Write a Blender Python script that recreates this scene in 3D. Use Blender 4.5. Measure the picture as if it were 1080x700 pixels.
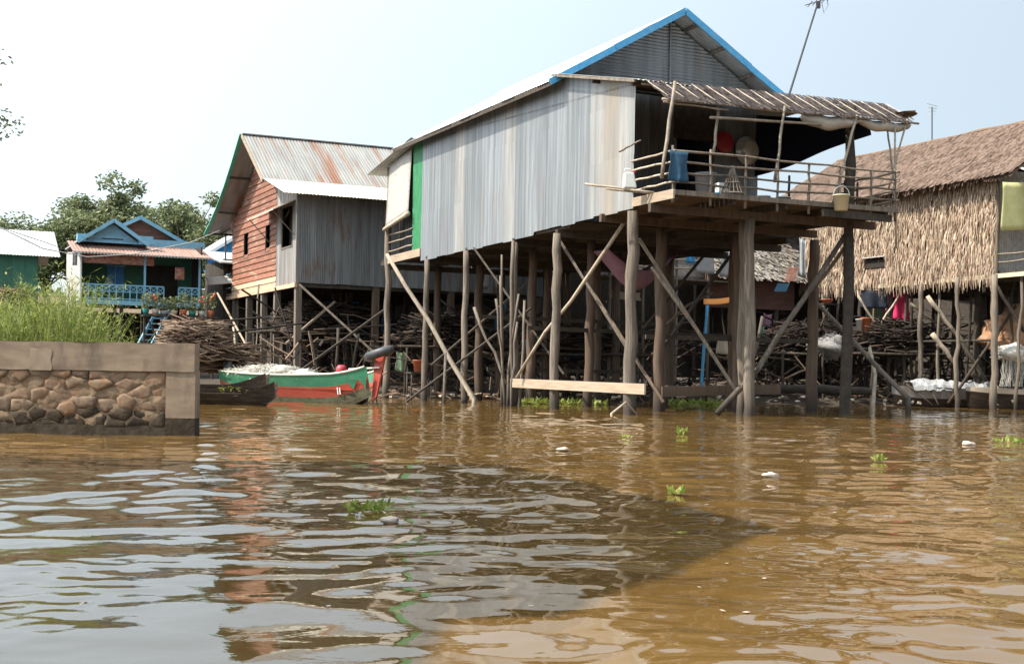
import bpy, math, random
import numpy as np
from mathutils import Vector, Matrix, noise as mnoise

random.seed(7)
np.random.seed(7)
scene = bpy.context.scene
for o in list(bpy.data.objects):
    bpy.data.objects.remove(o)
C = scene.collection

# ------------------------------------------------------------------ camera, sky, sun, exposure
F, HC, ROLL, HZ = 1350.0, 1.05, math.radians(0.9), 394.0
cam_d = bpy.data.cameras.new('camera')
cam = bpy.data.objects.new('camera', cam_d)
C.objects.link(cam)
cam.location = (0, 0, HC)
cam.rotation_euler = (math.pi / 2, -ROLL, 0)
cam_d.sensor_width = 36
cam_d.lens = F / 1080 * 36
cam_d.shift_y = (HZ - 350) / 1080
cam_d.clip_end = 2000
scene.camera = cam

SUN_EL = math.radians(50)
SUN_AZ = Vector((-0.965, -0.26, 0)).normalized()          # horizontal direction towards the sun
w = bpy.data.worlds.new('World')
scene.world = w
w.use_nodes = True
nt = w.node_tree
bg = nt.nodes['Background']
sky = nt.nodes.new('ShaderNodeTexSky')
sky.sky_type = 'NISHITA'
sky.sun_disc = False
sky.sun_elevation = SUN_EL
sky.sun_rotation = math.atan2(SUN_AZ.x, SUN_AZ.y)
sky.air_density = 1.0
sky.dust_density = 2.2
sky.ozone_density = 1.5
hz = nt.nodes.new('ShaderNodeMix')                         # thin even haze over the whole sky
hz.data_type = 'RGBA'
hz.inputs[0].default_value = 0.5
# the haze scatters more light on the sun's side: ((1 + cos angle) / 2) ** 3
wtc = nt.nodes.new('ShaderNodeTexCoord')
dot = nt.nodes.new('ShaderNodeVectorMath')
dot.operation = 'DOT_PRODUCT'
dot.inputs[1].default_value = (SUN_AZ.x * math.cos(SUN_EL), SUN_AZ.y * math.cos(SUN_EL), math.sin(SUN_EL))
nt.links.new(wtc.outputs['Generated'], dot.inputs[0])
half = nt.nodes.new('ShaderNodeMath')
half.operation = 'MULTIPLY_ADD'
half.inputs[1].default_value = half.inputs[2].default_value = 0.5
nt.links.new(dot.outputs['Value'], half.inputs[0])
pw = nt.nodes.new('ShaderNodeMath')
pw.operation = 'POWER'
pw.inputs[1].default_value = 3
nt.links.new(half.outputs[0], pw.inputs[0])
am = nt.nodes.new('ShaderNodeMath')
am.operation = 'MULTIPLY_ADD'
am.inputs[1].default_value, am.inputs[2].default_value = 4.6, 0.6
nt.links.new(pw.outputs[0], am.inputs[0])
hc = nt.nodes.new('ShaderNodeVectorMath')
hc.operation = 'SCALE'
hc.inputs[0].default_value = (7.8, 8.8, 9.2)
nt.links.new(am.outputs[0], hc.inputs['Scale'])
nt.links.new(hc.outputs[0], hz.inputs[7])
nt.links.new(sky.outputs[0], hz.inputs[6])
nt.links.new(hz.outputs[2], bg.inputs[0])
bg.inputs[1].default_value = 0.076
sl = bpy.data.lights.new('sun', 'SUN')
sl.energy = 4.8
sl.angle = math.radians(0.6)
sl.color = (1.0, 0.92, 0.79)
sun = bpy.data.objects.new('sun', sl)
C.objects.link(sun)
sdir = Vector((SUN_AZ.x * math.cos(SUN_EL), SUN_AZ.y * math.cos(SUN_EL), math.sin(SUN_EL)))
sun.rotation_euler = sdir.to_track_quat('Z', 'Y').to_euler()
sun.location = sdir * 60
vs = scene.view_settings
vs.view_transform = 'Standard'
vs.look = 'None'
vs.exposure = 0.95
vs.gamma = 1
vs.use_curve_mapping = False
scene.render.engine = 'CYCLES'

# ------------------------------------------------------------------ helpers
PHI = math.atan2(0.434, 0.901)                             # every house of the village is turned by this angle
V = Vector


def at(px, py, Y):
    """survey helper: a point measured on the photograph (1080 px wide) at its real distance Y in metres"""
    dx, dy = px - 540, py - HZ
    c, s = math.cos(ROLL), math.sin(ROLL)
    u, v = dx * c + dy * s, -dx * s + dy * c
    return V((u * Y / F, Y, HC - v * Y / F))


def rnd(a, b):
    return random.uniform(a, b)


class MB:
    def __init__(self):
        self.v, self.f = [], []

    def add(self, vs_, fs):
        n = len(self.v)
        self.v.extend([tuple(p) for p in vs_])
        self.f.extend([tuple(i + n for i in f) for f in fs])
        return self

    def hexa(self, p):                                     # 8 points: bottom ring 0-3, top ring 4-7
        return self.add(p, [(3, 2, 1, 0), (4, 5, 6, 7), (0, 1, 5, 4), (1, 2, 6, 5), (2, 3, 7, 6), (3, 0, 4, 7)])

    def box(self, x0, x1, y0, y1, z0, z1):
        return self.hexa([(x0, y0, z0), (x1, y0, z0), (x1, y1, z0), (x0, y1, z0),
                          (x0, y0, z1), (x1, y0, z1), (x1, y1, z1), (x0, y1, z1)])

    def bar(self, a, b, w, h, up=(0, 0, 1)):               # square timber from a to b
        a, b = V(a), V(b)
        d = (b - a).normalized()
        up = V(up)
        if abs(d.dot(up)) > 0.97:
            up = V((0, 1, 0)) if abs(d.y) < 0.9 else V((1, 0, 0))
        s = d.cross(up).normalized()
        t = s.cross(d).normalized()
        s, t = s * w / 2, t * h / 2
        return self.hexa([a - s - t, a + s - t, b + s - t, b - s - t, a - s + t, a + s + t, b + s + t, b - s + t])

    def tube(self, pts, r, n=7, cap=True):
        pts = [V(p) for p in pts]
        if not isinstance(r, (list, tuple)):
            r = [r] * len(pts)
        k = len(pts)
        vs_, fs = [], []
        prev = None
        for i, p in enumerate(pts):
            d = (pts[min(i + 1, k - 1)] - pts[max(i - 1, 0)])
            d = d.normalized() if d.length > 1e-9 else V((0, 0, 1))
            if prev is None:
                s = d.cross(V((0.31, 0.2, 0.93)))
                if s.length < 0.1:
                    s = d.cross(V((1, 0, 0)))
            else:
                s = prev - d * prev.dot(d)
            s.normalize()
            prev = s
            t = d.cross(s)
            for j in range(n):
                a = 2 * math.pi * j / n
                vs_.append(p + (s * math.cos(a) + t * math.sin(a)) * r[i])
        for i in range(k - 1):
            for j in range(n):
                fs.append((i * n + j, i * n + (j + 1) % n, (i + 1) * n + (j + 1) % n, (i + 1) * n + j))
        if cap:
            fs.append(tuple(range(n - 1, -1, -1)))
            fs.append(tuple((k - 1) * n + j for j in range(n)))
        return self.add(vs_, fs)

    def log(self, a, b, r0, r1=None, wob=0.03, seg=6, n=8):  # a crooked round pole
        a, b = V(a), V(b)
        r1 = r0 * 0.85 if r1 is None else r1
        pts, rs = [], []
        kn = rnd(0, 9)
        for i in range(seg + 1):
            t = i / seg
            o = V((rnd(-wob, wob), rnd(-wob, wob), rnd(-wob, wob))) if 0 < i < seg else V((0, 0, 0))
            pts.append(a.lerp(b, t) + o)
            rs.append((r0 + (r1 - r0) * t) * rnd(0.90, 1.09))
        return self.tube(pts, rs, n)

    def lathe(self, prof, c=(0, 0, 0), n=16, M=None):      # prof: list of (radius, z)
        vs_, fs = [], []
        k = len(prof)
        for r, z in prof:
            for j in range(n):
                a = 2 * math.pi * j / n
                p = V((r * math.cos(a), r * math.sin(a), z))
                if M:
                    p = M @ p
                vs_.append(p + V(c))
        for i in range(k - 1):
            for j in range(n):
                fs.append((i * n + j, i * n + (j + 1) % n, (i + 1) * n + (j + 1) % n, (i + 1) * n + j))
        return self.add(vs_, fs)

    def sheet(self, o, ux, uy, w, lo, hi, pitch=0.076, amp=0.011, rows=1, per=4):
        """corrugated iron: o origin, ux across, uy along the ribs, lo(s)/hi(s) the two cut ends; doubled, 2 mm thick"""
        o, ux, uy = V(o), V(ux).normalized(), V(uy).normalized()
        nn = ux.cross(uy).normalized()
        m = max(4, int(w / pitch * per))
        lo_f = lo if callable(lo) else (lambda s: lo)
        hi_f = hi if callable(hi) else (lambda s: hi)
        vs_, fs = [], []
        for k in range(rows + 1):
            for i in range(m + 1):
                s = w * i / m
                a, b = lo_f(s), hi_f(s)
                q = o + ux * s + uy * (a + (b - a) * k / rows) + nn * amp * math.sin(2 * math.pi * s / pitch)
                vs_.append(q)
        for k in range(rows):
            for i in range(m):
                a = k * (m + 1) + i
                fs.append((a, a + 1, a + m + 2, a + m + 1))
        return self.add(vs_, fs)

    def grid(self, fn, nu, nv):
        vs_ = [fn(i / nu, j / nv) for j in range(nv + 1) for i in range(nu + 1)]
        fs = [(j * (nu + 1) + i, j * (nu + 1) + i + 1, (j + 1) * (nu + 1) + i + 1, (j + 1) * (nu + 1) + i)
              for j in range(nv) for i in range(nu)]
        return self.add(vs_, fs)

    def blob(self, c, rx, ry, rz, n=10, k=7, rough=0.15, seed=0):
        vs_, fs = [], []
        for j in range(k + 1):
            th = math.pi * j / k
            for i in range(n):
                ph = 2 * math.pi * i / n
                d = V((math.sin(th) * math.cos(ph), math.sin(th) * math.sin(ph), math.cos(th)))
                q = 1 + rough * mnoise.noise(d * 1.7 + V((seed * 3.1, seed, 0)))*2
                vs_.append(V(c) + V((d.x * rx, d.y * ry, d.z * rz)) * q)
        for j in range(k):
            for i in range(n):
                fs.append((j * n + i, (j + 1) * n + i, (j + 1) * n + (i + 1) % n, j * n + (i + 1) % n))
        return self.add(vs_, fs)

    def build(self, name, mat, parent=None, smooth=False, solid=0):
        me = bpy.data.meshes.new(name)
        me.from_pydata(self.v, [], self.f)
        me.materials.append(mat)
        if smooth:
            me.polygons.foreach_set('use_smooth', [True] * len(me.polygons))
        me.update()
        o = bpy.data.objects.new(name, me)
        C.objects.link(o)
        if parent is not None:
            o.parent = parent
        if solid:
            md = o.modifiers.new('thickness', 'SOLIDIFY')
            md.thickness = solid
            md.offset = 0
        return o


def thing(name, label, cat, loc=(0, 0, 0), rz=0.0, group=None):
    o = bpy.data.objects.new(name, None)
    C.objects.link(o)
    o.location = loc
    o.rotation_euler = (0, 0, rz)
    o['label'] = label
    o['category'] = cat
    if group:
        o['group'] = group
    return o


def tag(o, label, cat, group=None):
    o['label'] = label
    o['category'] = cat
    if group:
        o['group'] = group
    return o


def kind(o, k):
    o['kind'] = k
    return o


def to_local(root, p):
    R = Matrix.Rotation(-root.rotation_euler.z, 3, 'Z')
    return R @ (V(p) - V(root.location))


# ------------------------------------------------------------------ materials
def mat(name, c1, c2, sc=(3, 3, 3), rough=0.8, metal=0.0, bump=0.3, rv=0.25, island=False, c3=None, c3sc=(1, 1, 1),
        c3amt=(0.5, 0.65), detail=6, spec=0.4, hue=None, bdist=0.02, trans=0.0, fine=None, coords='Object', wet=False, ocol=False):
    m = bpy.data.materials.new(name)
    m.use_nodes = True
    t = m.node_tree
    N, L = t.nodes, t.links
    b = N['Principled BSDF']
    tc = N.new('ShaderNodeTexCoord')
    mp = N.new('ShaderNodeMapping')
    mp.inputs['Scale'].default_value = sc
    L.new(tc.outputs[coords], mp.inputs[0])
    nz = N.new('ShaderNodeTexNoise')
    nz.inputs['Scale'].default_value = 1
    nz.inputs['Detail'].default_value = detail
    nz.inputs['Roughness'].default_value = 0.6
    L.new(mp.outputs[0], nz.inputs['Vector'])
    rp = N.new('ShaderNodeValToRGB')
    rp.color_ramp.elements[0].position = 0.3
    rp.color_ramp.elements[1].position = 0.7
    rp.color_ramp.elements[0].color = (*c1, 1)
    rp.color_ramp.elements[1].color = (*c2, 1)
    L.new(nz.outputs['Fac'], rp.inputs[0])
    col = rp.outputs[0]
    if island:
        g = N.new('ShaderNodeNewGeometry')
        rsrc = g.outputs['Random Per Island']
    else:
        g = N.new('ShaderNodeObjectInfo')
        rsrc = g.outputs['Random']
    if ocol:                                               # tone set on the object, one for each column of sheets
        oi = N.new('ShaderNodeObjectInfo')
        mx = N.new('ShaderNodeMix')
        mx.data_type = 'RGBA'
        mx.blend_type = 'MULTIPLY'
        mx.inputs[0].default_value = 1
        L.new(col, mx.inputs[6])
        L.new(oi.outputs['Color'], mx.inputs[7])
        col = mx.outputs[2]
    if hue:                                                # palette picked per piece
        r2 = N.new('ShaderNodeValToRGB')
        r2.color_ramp.interpolation = 'LINEAR'
        els = r2.color_ramp.elements
        while len(els) < len(hue):
            els.new(0.5)
        for i, h in enumerate(hue):
            els[i].position = i / max(1, len(hue) - 1)
            els[i].color = (*h, 1)
        L.new(rsrc, r2.inputs[0])
        mx = N.new('ShaderNodeMix')
        mx.data_type = 'RGBA'
        mx.blend_type = 'MULTIPLY'
        mx.inputs[0].default_value = 1
        L.new(col, mx.inputs[6])
        L.new(r2.outputs[0], mx.inputs[7])
        col = mx.outputs[2]
    if c3:
        mp3 = N.new('ShaderNodeMapping')
        mp3.inputs['Scale'].default_value = c3sc
        L.new(tc.outputs['Object'], mp3.inputs[0])
        n3 = N.new('ShaderNodeTexNoise')
        n3.inputs['Scale'].default_value = 1
        n3.inputs['Detail'].default_value = 5
        n3.inputs['Roughness'].default_value = 0.65
        L.new(mp3.outputs[0], n3.inputs['Vector'])
        mr = N.new('ShaderNodeMapRange')
        mr.inputs[1].default_value, mr.inputs[2].default_value = c3amt
        L.new(n3.outputs['Fac'], mr.inputs[0])
        mx = N.new('ShaderNodeMix')
        mx.data_type = 'RGBA'
        L.new(mr.outputs[0], mx.inputs[0])
        L.new(col, mx.inputs[6])
        mx.inputs[7].default_value = (*c3, 1)
        col = mx.outputs[2]
    if rv:
        hs = N.new('ShaderNodeHueSaturation')
        mr = N.new('ShaderNodeMapRange')
        mr.inputs[3].default_value, mr.inputs[4].default_value = 1 - rv, 1 + rv
        L.new(rsrc, mr.inputs[0])
        L.new(mr.outputs[0], hs.inputs['Value'])
        L.new(col, hs.inputs['Color'])
        col = hs.outputs[0]
    if wet:                                                # flood stain low on the timber, uneven
        gp = N.new('ShaderNodeNewGeometry')
        sp = N.new('ShaderNodeSeparateXYZ')
        L.new(gp.outputs['Position'], sp.inputs[0])
        ad = N.new('ShaderNodeMath')
        ad.operation = 'MULTIPLY_ADD'
        L.new(nz.outputs['Fac'], ad.inputs[0])
        ad.inputs[1].default_value = -0.9
        L.new(sp.outputs[2], ad.inputs[2])
        mr = N.new('ShaderNodeMapRange')
        mr.inputs[1].default_value, mr.inputs[2].default_value = -0.35, 0.35
        mr.inputs[3].default_value, mr.inputs[4].default_value = 0.32, 1.0
        L.new(ad.outputs[0], mr.inputs[0])
        mx = N.new('ShaderNodeMix')
        mx.data_type = 'RGBA'
        mx.blend_type = 'MULTIPLY'
        mx.inputs[0].default_value = 1
        L.new(col, mx.inputs[6])
        L.new(mr.outputs[0], mx.inputs[7])
        col = mx.outputs[2]
    L.new(col, b.inputs['Base Color'])
    b.inputs['Roughness'].default_value = rough
    b.inputs['Metallic'].default_value = metal
    b.inputs['Specular IOR Level'].default_value = spec
    if trans:
        b.inputs['Transmission Weight'].default_value = 0
        tr = N.new('ShaderNodeBsdfTranslucent')
        L.new(col, tr.inputs[0])
        ms = N.new('ShaderNodeMixShader')
        ms.inputs[0].default_value = trans
        L.new(b.outputs[0], ms.inputs[1])
        L.new(tr.outputs[0], ms.inputs[2])
        L.new(ms.outputs[0], N['Material Output'].inputs[0])
    if bump:
        bp = N.new('ShaderNodeBump')
        bp.inputs['Strength'].default_value = bump
        bp.inputs['Distance'].default_value = bdist
        if fine:
            mpf = N.new('ShaderNodeMapping')
            mpf.inputs['Scale'].default_value = fine
            L.new(tc.outputs['Object'], mpf.inputs[0])
            nf = N.new('ShaderNodeTexNoise')
            nf.inputs['Scale'].default_value = 1
            nf.inputs['Detail'].default_value = 4
            L.new(mpf.outputs[0], nf.inputs['Vector'])
            L.new(nf.outputs['Fac'], bp.inputs['Height'])
        else:
            L.new(nz.outputs['Fac'], bp.inputs['Height'])
        L.new(bp.outputs[0], b.inputs['Normal'])
    return m


MT = {}
# zinc: streaks run down the wall (z), so noise is fine across (y) and long in z
MT['zinc'] = mat('zinc', (0.105, 0.112, 0.122), (0.25, 0.26, 0.272), (3, 7, 0.16), 0.42, 0.3, 0.12, 0.03, c3=(0.16, 0.145, 0.13), c3sc=(2, 3.5, 0.25), c3amt=(0.54, 0.74), ocol=True)
MT['zinc_rust'] = mat('zinc_rust', (0.153, 0.153, 0.153), (0.246, 0.230, 0.208), (3, 5, 0.22), 0.5, 0.2, 0.12, 0.05, c3=(0.26, 0.20, 0.14), c3sc=(2, 6, 0.3), c3amt=(0.42, 0.7))
MT['zinc_pale'] = mat('zinc_pale', (0.15, 0.15, 0.15), (0.30, 0.295, 0.285), (3, 5, 0.2), 0.45, 0.25, 0.12, 0.08, c3=(0.2, 0.15, 0.11), c3sc=(2, 7, 0.3), c3amt=(0.5, 0.75))
MT['zinc_roof'] = mat('zinc_roof', (0.300, 0.307, 0.307), (0.443, 0.435, 0.422), (2, 3, 2), 0.5, 0.3, 0.1, 0.08, c3=(0.5, 0.42, 0.33), c3sc=(.5, 2, .5), c3amt=(0.58, 0.75))
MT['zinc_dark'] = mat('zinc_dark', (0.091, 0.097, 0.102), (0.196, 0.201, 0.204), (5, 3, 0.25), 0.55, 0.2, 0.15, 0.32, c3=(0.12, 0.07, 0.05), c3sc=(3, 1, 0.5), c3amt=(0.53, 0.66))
MT['rust_roof'] = mat('rust_roof', (0.168, 0.168, 0.160), (0.260, 0.252, 0.235), (2.5, 0.5, .5), 0.6, 0.15, 0.1, 0.06, c3=(0.19, 0.085, 0.045), c3sc=(2.0, 0.16, 0.16), c3amt=(0.49, 0.64))
MT['cream_zinc'] = mat('cream_zinc', (0.403, 0.370, 0.286), (0.521, 0.479, 0.386), (3, 3, 3), 0.55, 0.1, 0.1, 0.06)
MT['wood'] = mat('wood', (0.072, 0.056, 0.043), (0.191, 0.155, 0.121), (22, 22, 0.9), 0.88, 0, 0.7, 0.25, c3=(0.07, 0.055, 0.045), c3sc=(5, 5, .7), c3amt=(0.50, 0.68), wet=True)
MT['wood_brown'] = mat('wood_brown', (0.049, 0.032, 0.021), (0.112, 0.074, 0.051), (14, 14, 1), 0.85, 0, 0.4, 0.2, wet=True)
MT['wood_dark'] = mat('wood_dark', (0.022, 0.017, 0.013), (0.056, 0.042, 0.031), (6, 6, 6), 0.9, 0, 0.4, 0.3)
MT['wood_pale'] = mat('wood_pale', (0.210, 0.155, 0.108), (0.311, 0.244, 0.181), (4, 1.2, 14), 0.8, 0, 0.25, 0.12, c3=(0.3, 0.21, 0.14), c3sc=(1, .6, 5), c3amt=(0.58, 0.75))
MT['bamboo'] = mat('bamboo', (0.143, 0.113, 0.084), (0.277, 0.227, 0.172), (6, 6, 6), 0.6, 0, 0.15, 0.25)
MT['bark_pale'] = mat('bark_pale', (0.227, 0.181, 0.134), (0.386, 0.323, 0.252), (9, 9, 4), 0.8, 0, 0.3, 0.15)
MT['red_plank'] = mat('red_plank', (0.143, 0.055, 0.034), (0.252, 0.105, 0.063), (2, 1.5, 12), 0.8, 0, 0.4, 0.24, c3=(0.42, 0.30, 0.21), c3sc=(1, 0.5, 6), c3amt=(0.56, 0.72))
MT['plank_pink'] = mat('plank_pink', (0.353, 0.227, 0.143), (0.470, 0.336, 0.235), (2, 1.5, 9), 0.75, 0, 0.3, 0.1)
MT['grey_plank'] = mat('grey_plank', (0.121, 0.113, 0.110), (0.227, 0.215, 0.204), (5, 5, 0.5), 0.85, 0, 0.35, 0.2, c3=(0.17, 0.09, 0.06), c3sc=(4, 4, 0.6), c3amt=(0.55, 0.7))
MT['blue_trim'] = mat('blue_trim', (0.045, 0.23, 0.43), (0.085, 0.31, 0.53), (5, 5, 5), 0.6, 0, 0.1, 0.05, c3=(0.16, 0.28, 0.36), c3sc=(4, 4, 4), c3amt=(0.55, 0.75))
MT['hazy_blue_wood'] = mat('hazy_blue_wood', (0.12, 0.29, 0.40), (0.18, 0.37, 0.50), (4, 4, 4), 0.6, 0, 0.1, 0.1)  # blue paint paled, its colour stands in for haze over distance
MT['blue_deep'] = mat('blue_deep', (0.02, 0.12, 0.32), (0.04, 0.2, 0.45), (4, 4, 4), 0.6, 0, 0.1, 0.1)
MT['green_trim'] = mat('green_trim', (0.05, 0.26, 0.17), (0.09, 0.34, 0.24), (4, 4, 4), 0.6, 0, 0.1, 0.1)
MT['green_wall'] = mat('green_wall', (0.02, 0.085, 0.055), (0.035, 0.12, 0.08), (2, 2, 1), 0.7, 0, 0.1, 0.1)
MT['green_sheet'] = mat('green_sheet', (0.011, 0.122, 0.043), (0.029, 0.187, 0.072), (2, 4, 2), 0.55, 0, 0.15, 0.08, c3=(0.1, 0.35, 0.2), c3sc=(2, 3, 2), c3amt=(0.6, 0.7))
MT['blind'] = mat('blind', (0.276, 0.258, 0.241), (0.358, 0.334, 0.313), (1, 2, 10), 0.8, 0, 0.3, 0.05)
MT['brown_wall'] = mat('brown_wall', (0.10, 0.05, 0.04), (0.16, 0.085, 0.065), (2, 2, 6), 0.8, 0, 0.2, 0.15)
MT['red_roof'] = mat('red_roof', (0.20, 0.115, 0.09), (0.29, 0.185, 0.15), (3, 3, 3), 0.7, 0, 0.1, 0.1)
MT['whitewash'] = mat('whitewash', (0.30, 0.275, 0.25), (0.42, 0.39, 0.36), (3, 3, 1), 0.85, 0, 0.15, 0.08, c3=(0.35, 0.2, 0.15), c3sc=(1, 1, 0.6), c3amt=(0.6, 0.7))
MT['thatch'] = mat('thatch', (0.55, 0.52, 0.48), (0.85, 0.82, 0.78), (6, 6, 3), 0.85, 0, 0.2, 0.2, island=True, spec=0.2,
                   hue=[(0.20, 0.115, 0.085), (0.44, 0.33, 0.24), (0.62, 0.51, 0.39), (0.50, 0.37, 0.30), (0.70, 0.61, 0.50), (0.38, 0.26, 0.20), (0.66, 0.55, 0.43)], trans=0.12)
MT['thatch_roof'] = mat('thatch_roof', (0.585, 0.546, 0.515), (0.780, 0.780, 0.780), (2, 2, 2), 0.9, 0, 0.2, 0.3, island=True, spec=0.15,
                        hue=[(0.115, 0.078, 0.06), (0.18, 0.124, 0.096), (0.21, 0.15, 0.118), (0.15, 0.102, 0.08)])
MT['thatch_grey'] = mat('thatch_grey', (0.480, 0.480, 0.480), (0.800, 0.800, 0.800), (4, 4, 4), 0.9, 0, 0.2, 0.3, island=True, spec=0.15,
                        hue=[(0.13, 0.11, 0.09), (0.24, 0.21, 0.18), (0.38, 0.34, 0.3), (0.19, 0.16, 0.135)])
MT['thatch_dark'] = mat('thatch_dark', (0.6, 0.6, 0.6), (1, 1, 1), (4, 4, 4), 0.9, 0, 0.2, 0.3, island=True, spec=0.1,
                        hue=[(0.035, 0.027, 0.026), (0.065, 0.05, 0.047), (0.10, 0.08, 0.075), (0.05, 0.04, 0.038)])
MT['thatch_base'] = mat('thatch_base', (0.09, 0.06, 0.04), (0.17, 0.11, 0.075), (4, 4, 4), 0.95, 0, 0.4, 0.1)
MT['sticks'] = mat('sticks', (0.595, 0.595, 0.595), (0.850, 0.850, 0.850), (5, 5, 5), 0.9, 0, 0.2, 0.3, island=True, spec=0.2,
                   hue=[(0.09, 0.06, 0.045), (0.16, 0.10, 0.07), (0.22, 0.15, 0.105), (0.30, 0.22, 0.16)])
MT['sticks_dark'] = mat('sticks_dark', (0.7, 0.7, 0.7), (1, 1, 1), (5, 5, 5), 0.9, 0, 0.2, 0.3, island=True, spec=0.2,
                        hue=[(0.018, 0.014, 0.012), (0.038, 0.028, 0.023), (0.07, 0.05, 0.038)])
MT['concrete'] = mat('concrete', (0.147, 0.109, 0.077), (0.260, 0.197, 0.141), (1.6, 1.6, 4), 0.9, 0, 0.4, 0.04, c3=(0.10, 0.075, 0.055), c3sc=(3.5, 3.5, 1.1), c3amt=(0.48, 0.72))
MT['plaster'] = mat('plaster', (0.165, 0.126, 0.091), (0.28, 0.216, 0.157), (3, 3, 3), 0.9, 0, 0.3, 0.04)
MT['mortar'] = mat('mortar', (0.12, 0.082, 0.05), (0.22, 0.155, 0.10), (6, 6, 6), 0.95, 0, 0.8, 0.05, bdist=0.05)
MT['wet_stone'] = mat('wet_stone', (0.024, 0.018, 0.013), (0.062, 0.046, 0.032), (5, 5, 5), 0.85, 0, 0.7, 0.2, bdist=0.04, spec=0.15)
MT['stone'] = mat('stone', (0.6, 0.6, 0.6), (1, 1, 1), (5, 5, 5), 0.85, 0, 0.6, 0.12, bdist=0.03,
                  hue=[(0.19, 0.115, 0.07), (0.30, 0.165, 0.085), (0.14, 0.09, 0.066), (0.22, 0.15, 0.10), (0.25, 0.14, 0.08), (0.165, 0.108, 0.08)],
                  c3=(0.18, 0.127, 0.083), c3sc=(5, 5, 5), c3amt=(0.44, 0.60))
MT['mud'] = mat('mud', (0.028, 0.021, 0.015), (0.068, 0.050, 0.034), (2.2, 2.2, 2.2), 0.85, 0, 0.9, 0.0, c3=(0.03, 0.024, 0.018), c3sc=(0.3, 0.3, 0.3), bdist=0.08)
MT['leaf'] = mat('leaf', (0.7, 0.7, 0.7), (1, 1, 1), (1, 1, 1), 0.6, 0, 0, 0.25, island=True, spec=0.3, trans=0.3,
                 hue=[(0.09, 0.12, 0.045), (0.16, 0.19, 0.085), (0.24, 0.255, 0.13), (0.13, 0.16, 0.08)])  # lightened so the colour stands in for haze on far trees
MT['leaf_bright'] = mat('leaf_bright', (0.75, 0.75, 0.75), (1, 1, 1), (1, 1, 1), 0.55, 0, 0, 0.25, island=True, spec=0.3, trans=0.4,
                        hue=[(0.12, 0.165, 0.025), (0.20, 0.265, 0.045), (0.31, 0.34, 0.07), (0.17, 0.22, 0.045), (0.40, 0.36, 0.14)])
MT['bark'] = mat('bark', (0.08, 0.06, 0.045), (0.17, 0.13, 0.1), (6, 6, 1.5), 0.9, 0, 0.5, 0.1)
MT['boat_green'] = mat('boat_green', (0.015, 0.112, 0.060), (0.034, 0.165, 0.094), (1.2, 1.2, 4), 0.5, 0, 0.1, 0.0, c3=(0.10, 0.2, 0.13), c3sc=(2, 2, 8), c3amt=(0.55, 0.75))
MT['boat_red'] = mat('boat_red', (0.230, 0.032, 0.020), (0.317, 0.054, 0.032), (1.2, 1.2, 4), 0.55, 0, 0.1, 0.0, c3=(0.30, 0.12, 0.07), c3sc=(2, 2, 8), c3amt=(0.58, 0.78))
MT['boat_moss'] = mat('boat_moss', (0.041, 0.038, 0.021), (0.120, 0.112, 0.068), (4, 4, 9), 0.85, 0, 0.5, 0.0)
MT['boat_pale'] = mat('boat_pale', (0.400, 0.376, 0.304), (0.496, 0.464, 0.384), (3, 3, 3), 0.7, 0, 0.2, 0.0)
MT['boat_inside'] = mat('boat_inside', (0.36, 0.11, 0.045), (0.46, 0.16, 0.07), (3, 3, 3), 0.7, 0, 0.2, 0.1)
MT['canoe'] = mat('canoe', (0.018, 0.013, 0.01), (0.055, 0.04, 0.03), (1.5, 6, 10), 0.85, 0, 0.4, 0.1, spec=0.1)
MT['white_paint'] = mat('white_paint', (0.7, 0.7, 0.68), (0.8, 0.8, 0.78), (4, 4, 4), 0.6, 0, 0.05, 0.0)
MT['net'] = mat('net', (0.8, 0.79, 0.74), (1, 1, 1), (6, 6, 6), 0.8, 0, 0.4, 0.15, island=True, hue=[(0.5, 0.47, 0.42), (0.66, 0.63, 0.58), (0.75, 0.73, 0.7)], trans=0.3)
MT['net_brown'] = mat('net_brown', (0.22, 0.11, 0.06), (0.42, 0.25, 0.15), (5, 5, 5), 0.95, 0, 1.0, 0.1, bdist=0.1)
MT['rubber'] = mat('rubber', (0.02, 0.021, 0.023), (0.05, 0.052, 0.056), (3, 3, 3), 0.5, 0, 0.15, 0.0)
MT['steel'] = mat('steel', (0.48, 0.47, 0.45), (0.66, 0.65, 0.63), (4, 4, 4), 0.3, 0.25, 0.05, 0.0)
MT['red_plastic'] = mat('red_plastic', (0.30, 0.02, 0.035), (0.36, 0.03, 0.05), (4, 4, 4), 0.4, 0, 0, 0.0)
MT['pink_red'] = mat('pink_red', (0.55, 0.02, 0.09), (0.68, 0.04, 0.13), (3, 3, 3), 0.7, 0, 0.2, 0.0)
MT['cream_plastic'] = mat('cream_plastic', (0.420, 0.378, 0.252), (0.504, 0.462, 0.336), (4, 4, 4), 0.5, 0, 0.05, 0.0)
MT['white_plastic'] = mat('white_plastic', (0.443, 0.443, 0.414), (0.529, 0.529, 0.507), (4, 4, 4), 0.45, 0, 0.05, 0.05)
MT['blue_cloth'] = mat('blue_cloth', (0.009, 0.038, 0.075), (0.022, 0.068, 0.120), (5, 5, 5), 0.9, 0, 0.3, 0.1)
MT['navy_tarp'] = mat('navy_tarp', (0.012, 0.014, 0.03), (0.02, 0.023, 0.045), (3, 3, 3), 0.8, 0, 0.2, 0.0, c3=(0.12, 0.03, 0.015), c3sc=(1.2, 1.2, 2.5), c3amt=(0.66, 0.78), spec=0.2)
MT['beige_tarp'] = mat('beige_tarp', (0.35, 0.31, 0.26), (0.48, 0.43, 0.37), (3, 3, 3), 0.85, 0, 0.3, 0.0, trans=0.2)
MT['orange_tarp'] = mat('orange_tarp', (0.6, 0.2, 0.02), (0.72, 0.27, 0.03), (3, 3, 3), 0.7, 0, 0.2, 0.0, trans=0.35)
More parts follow.
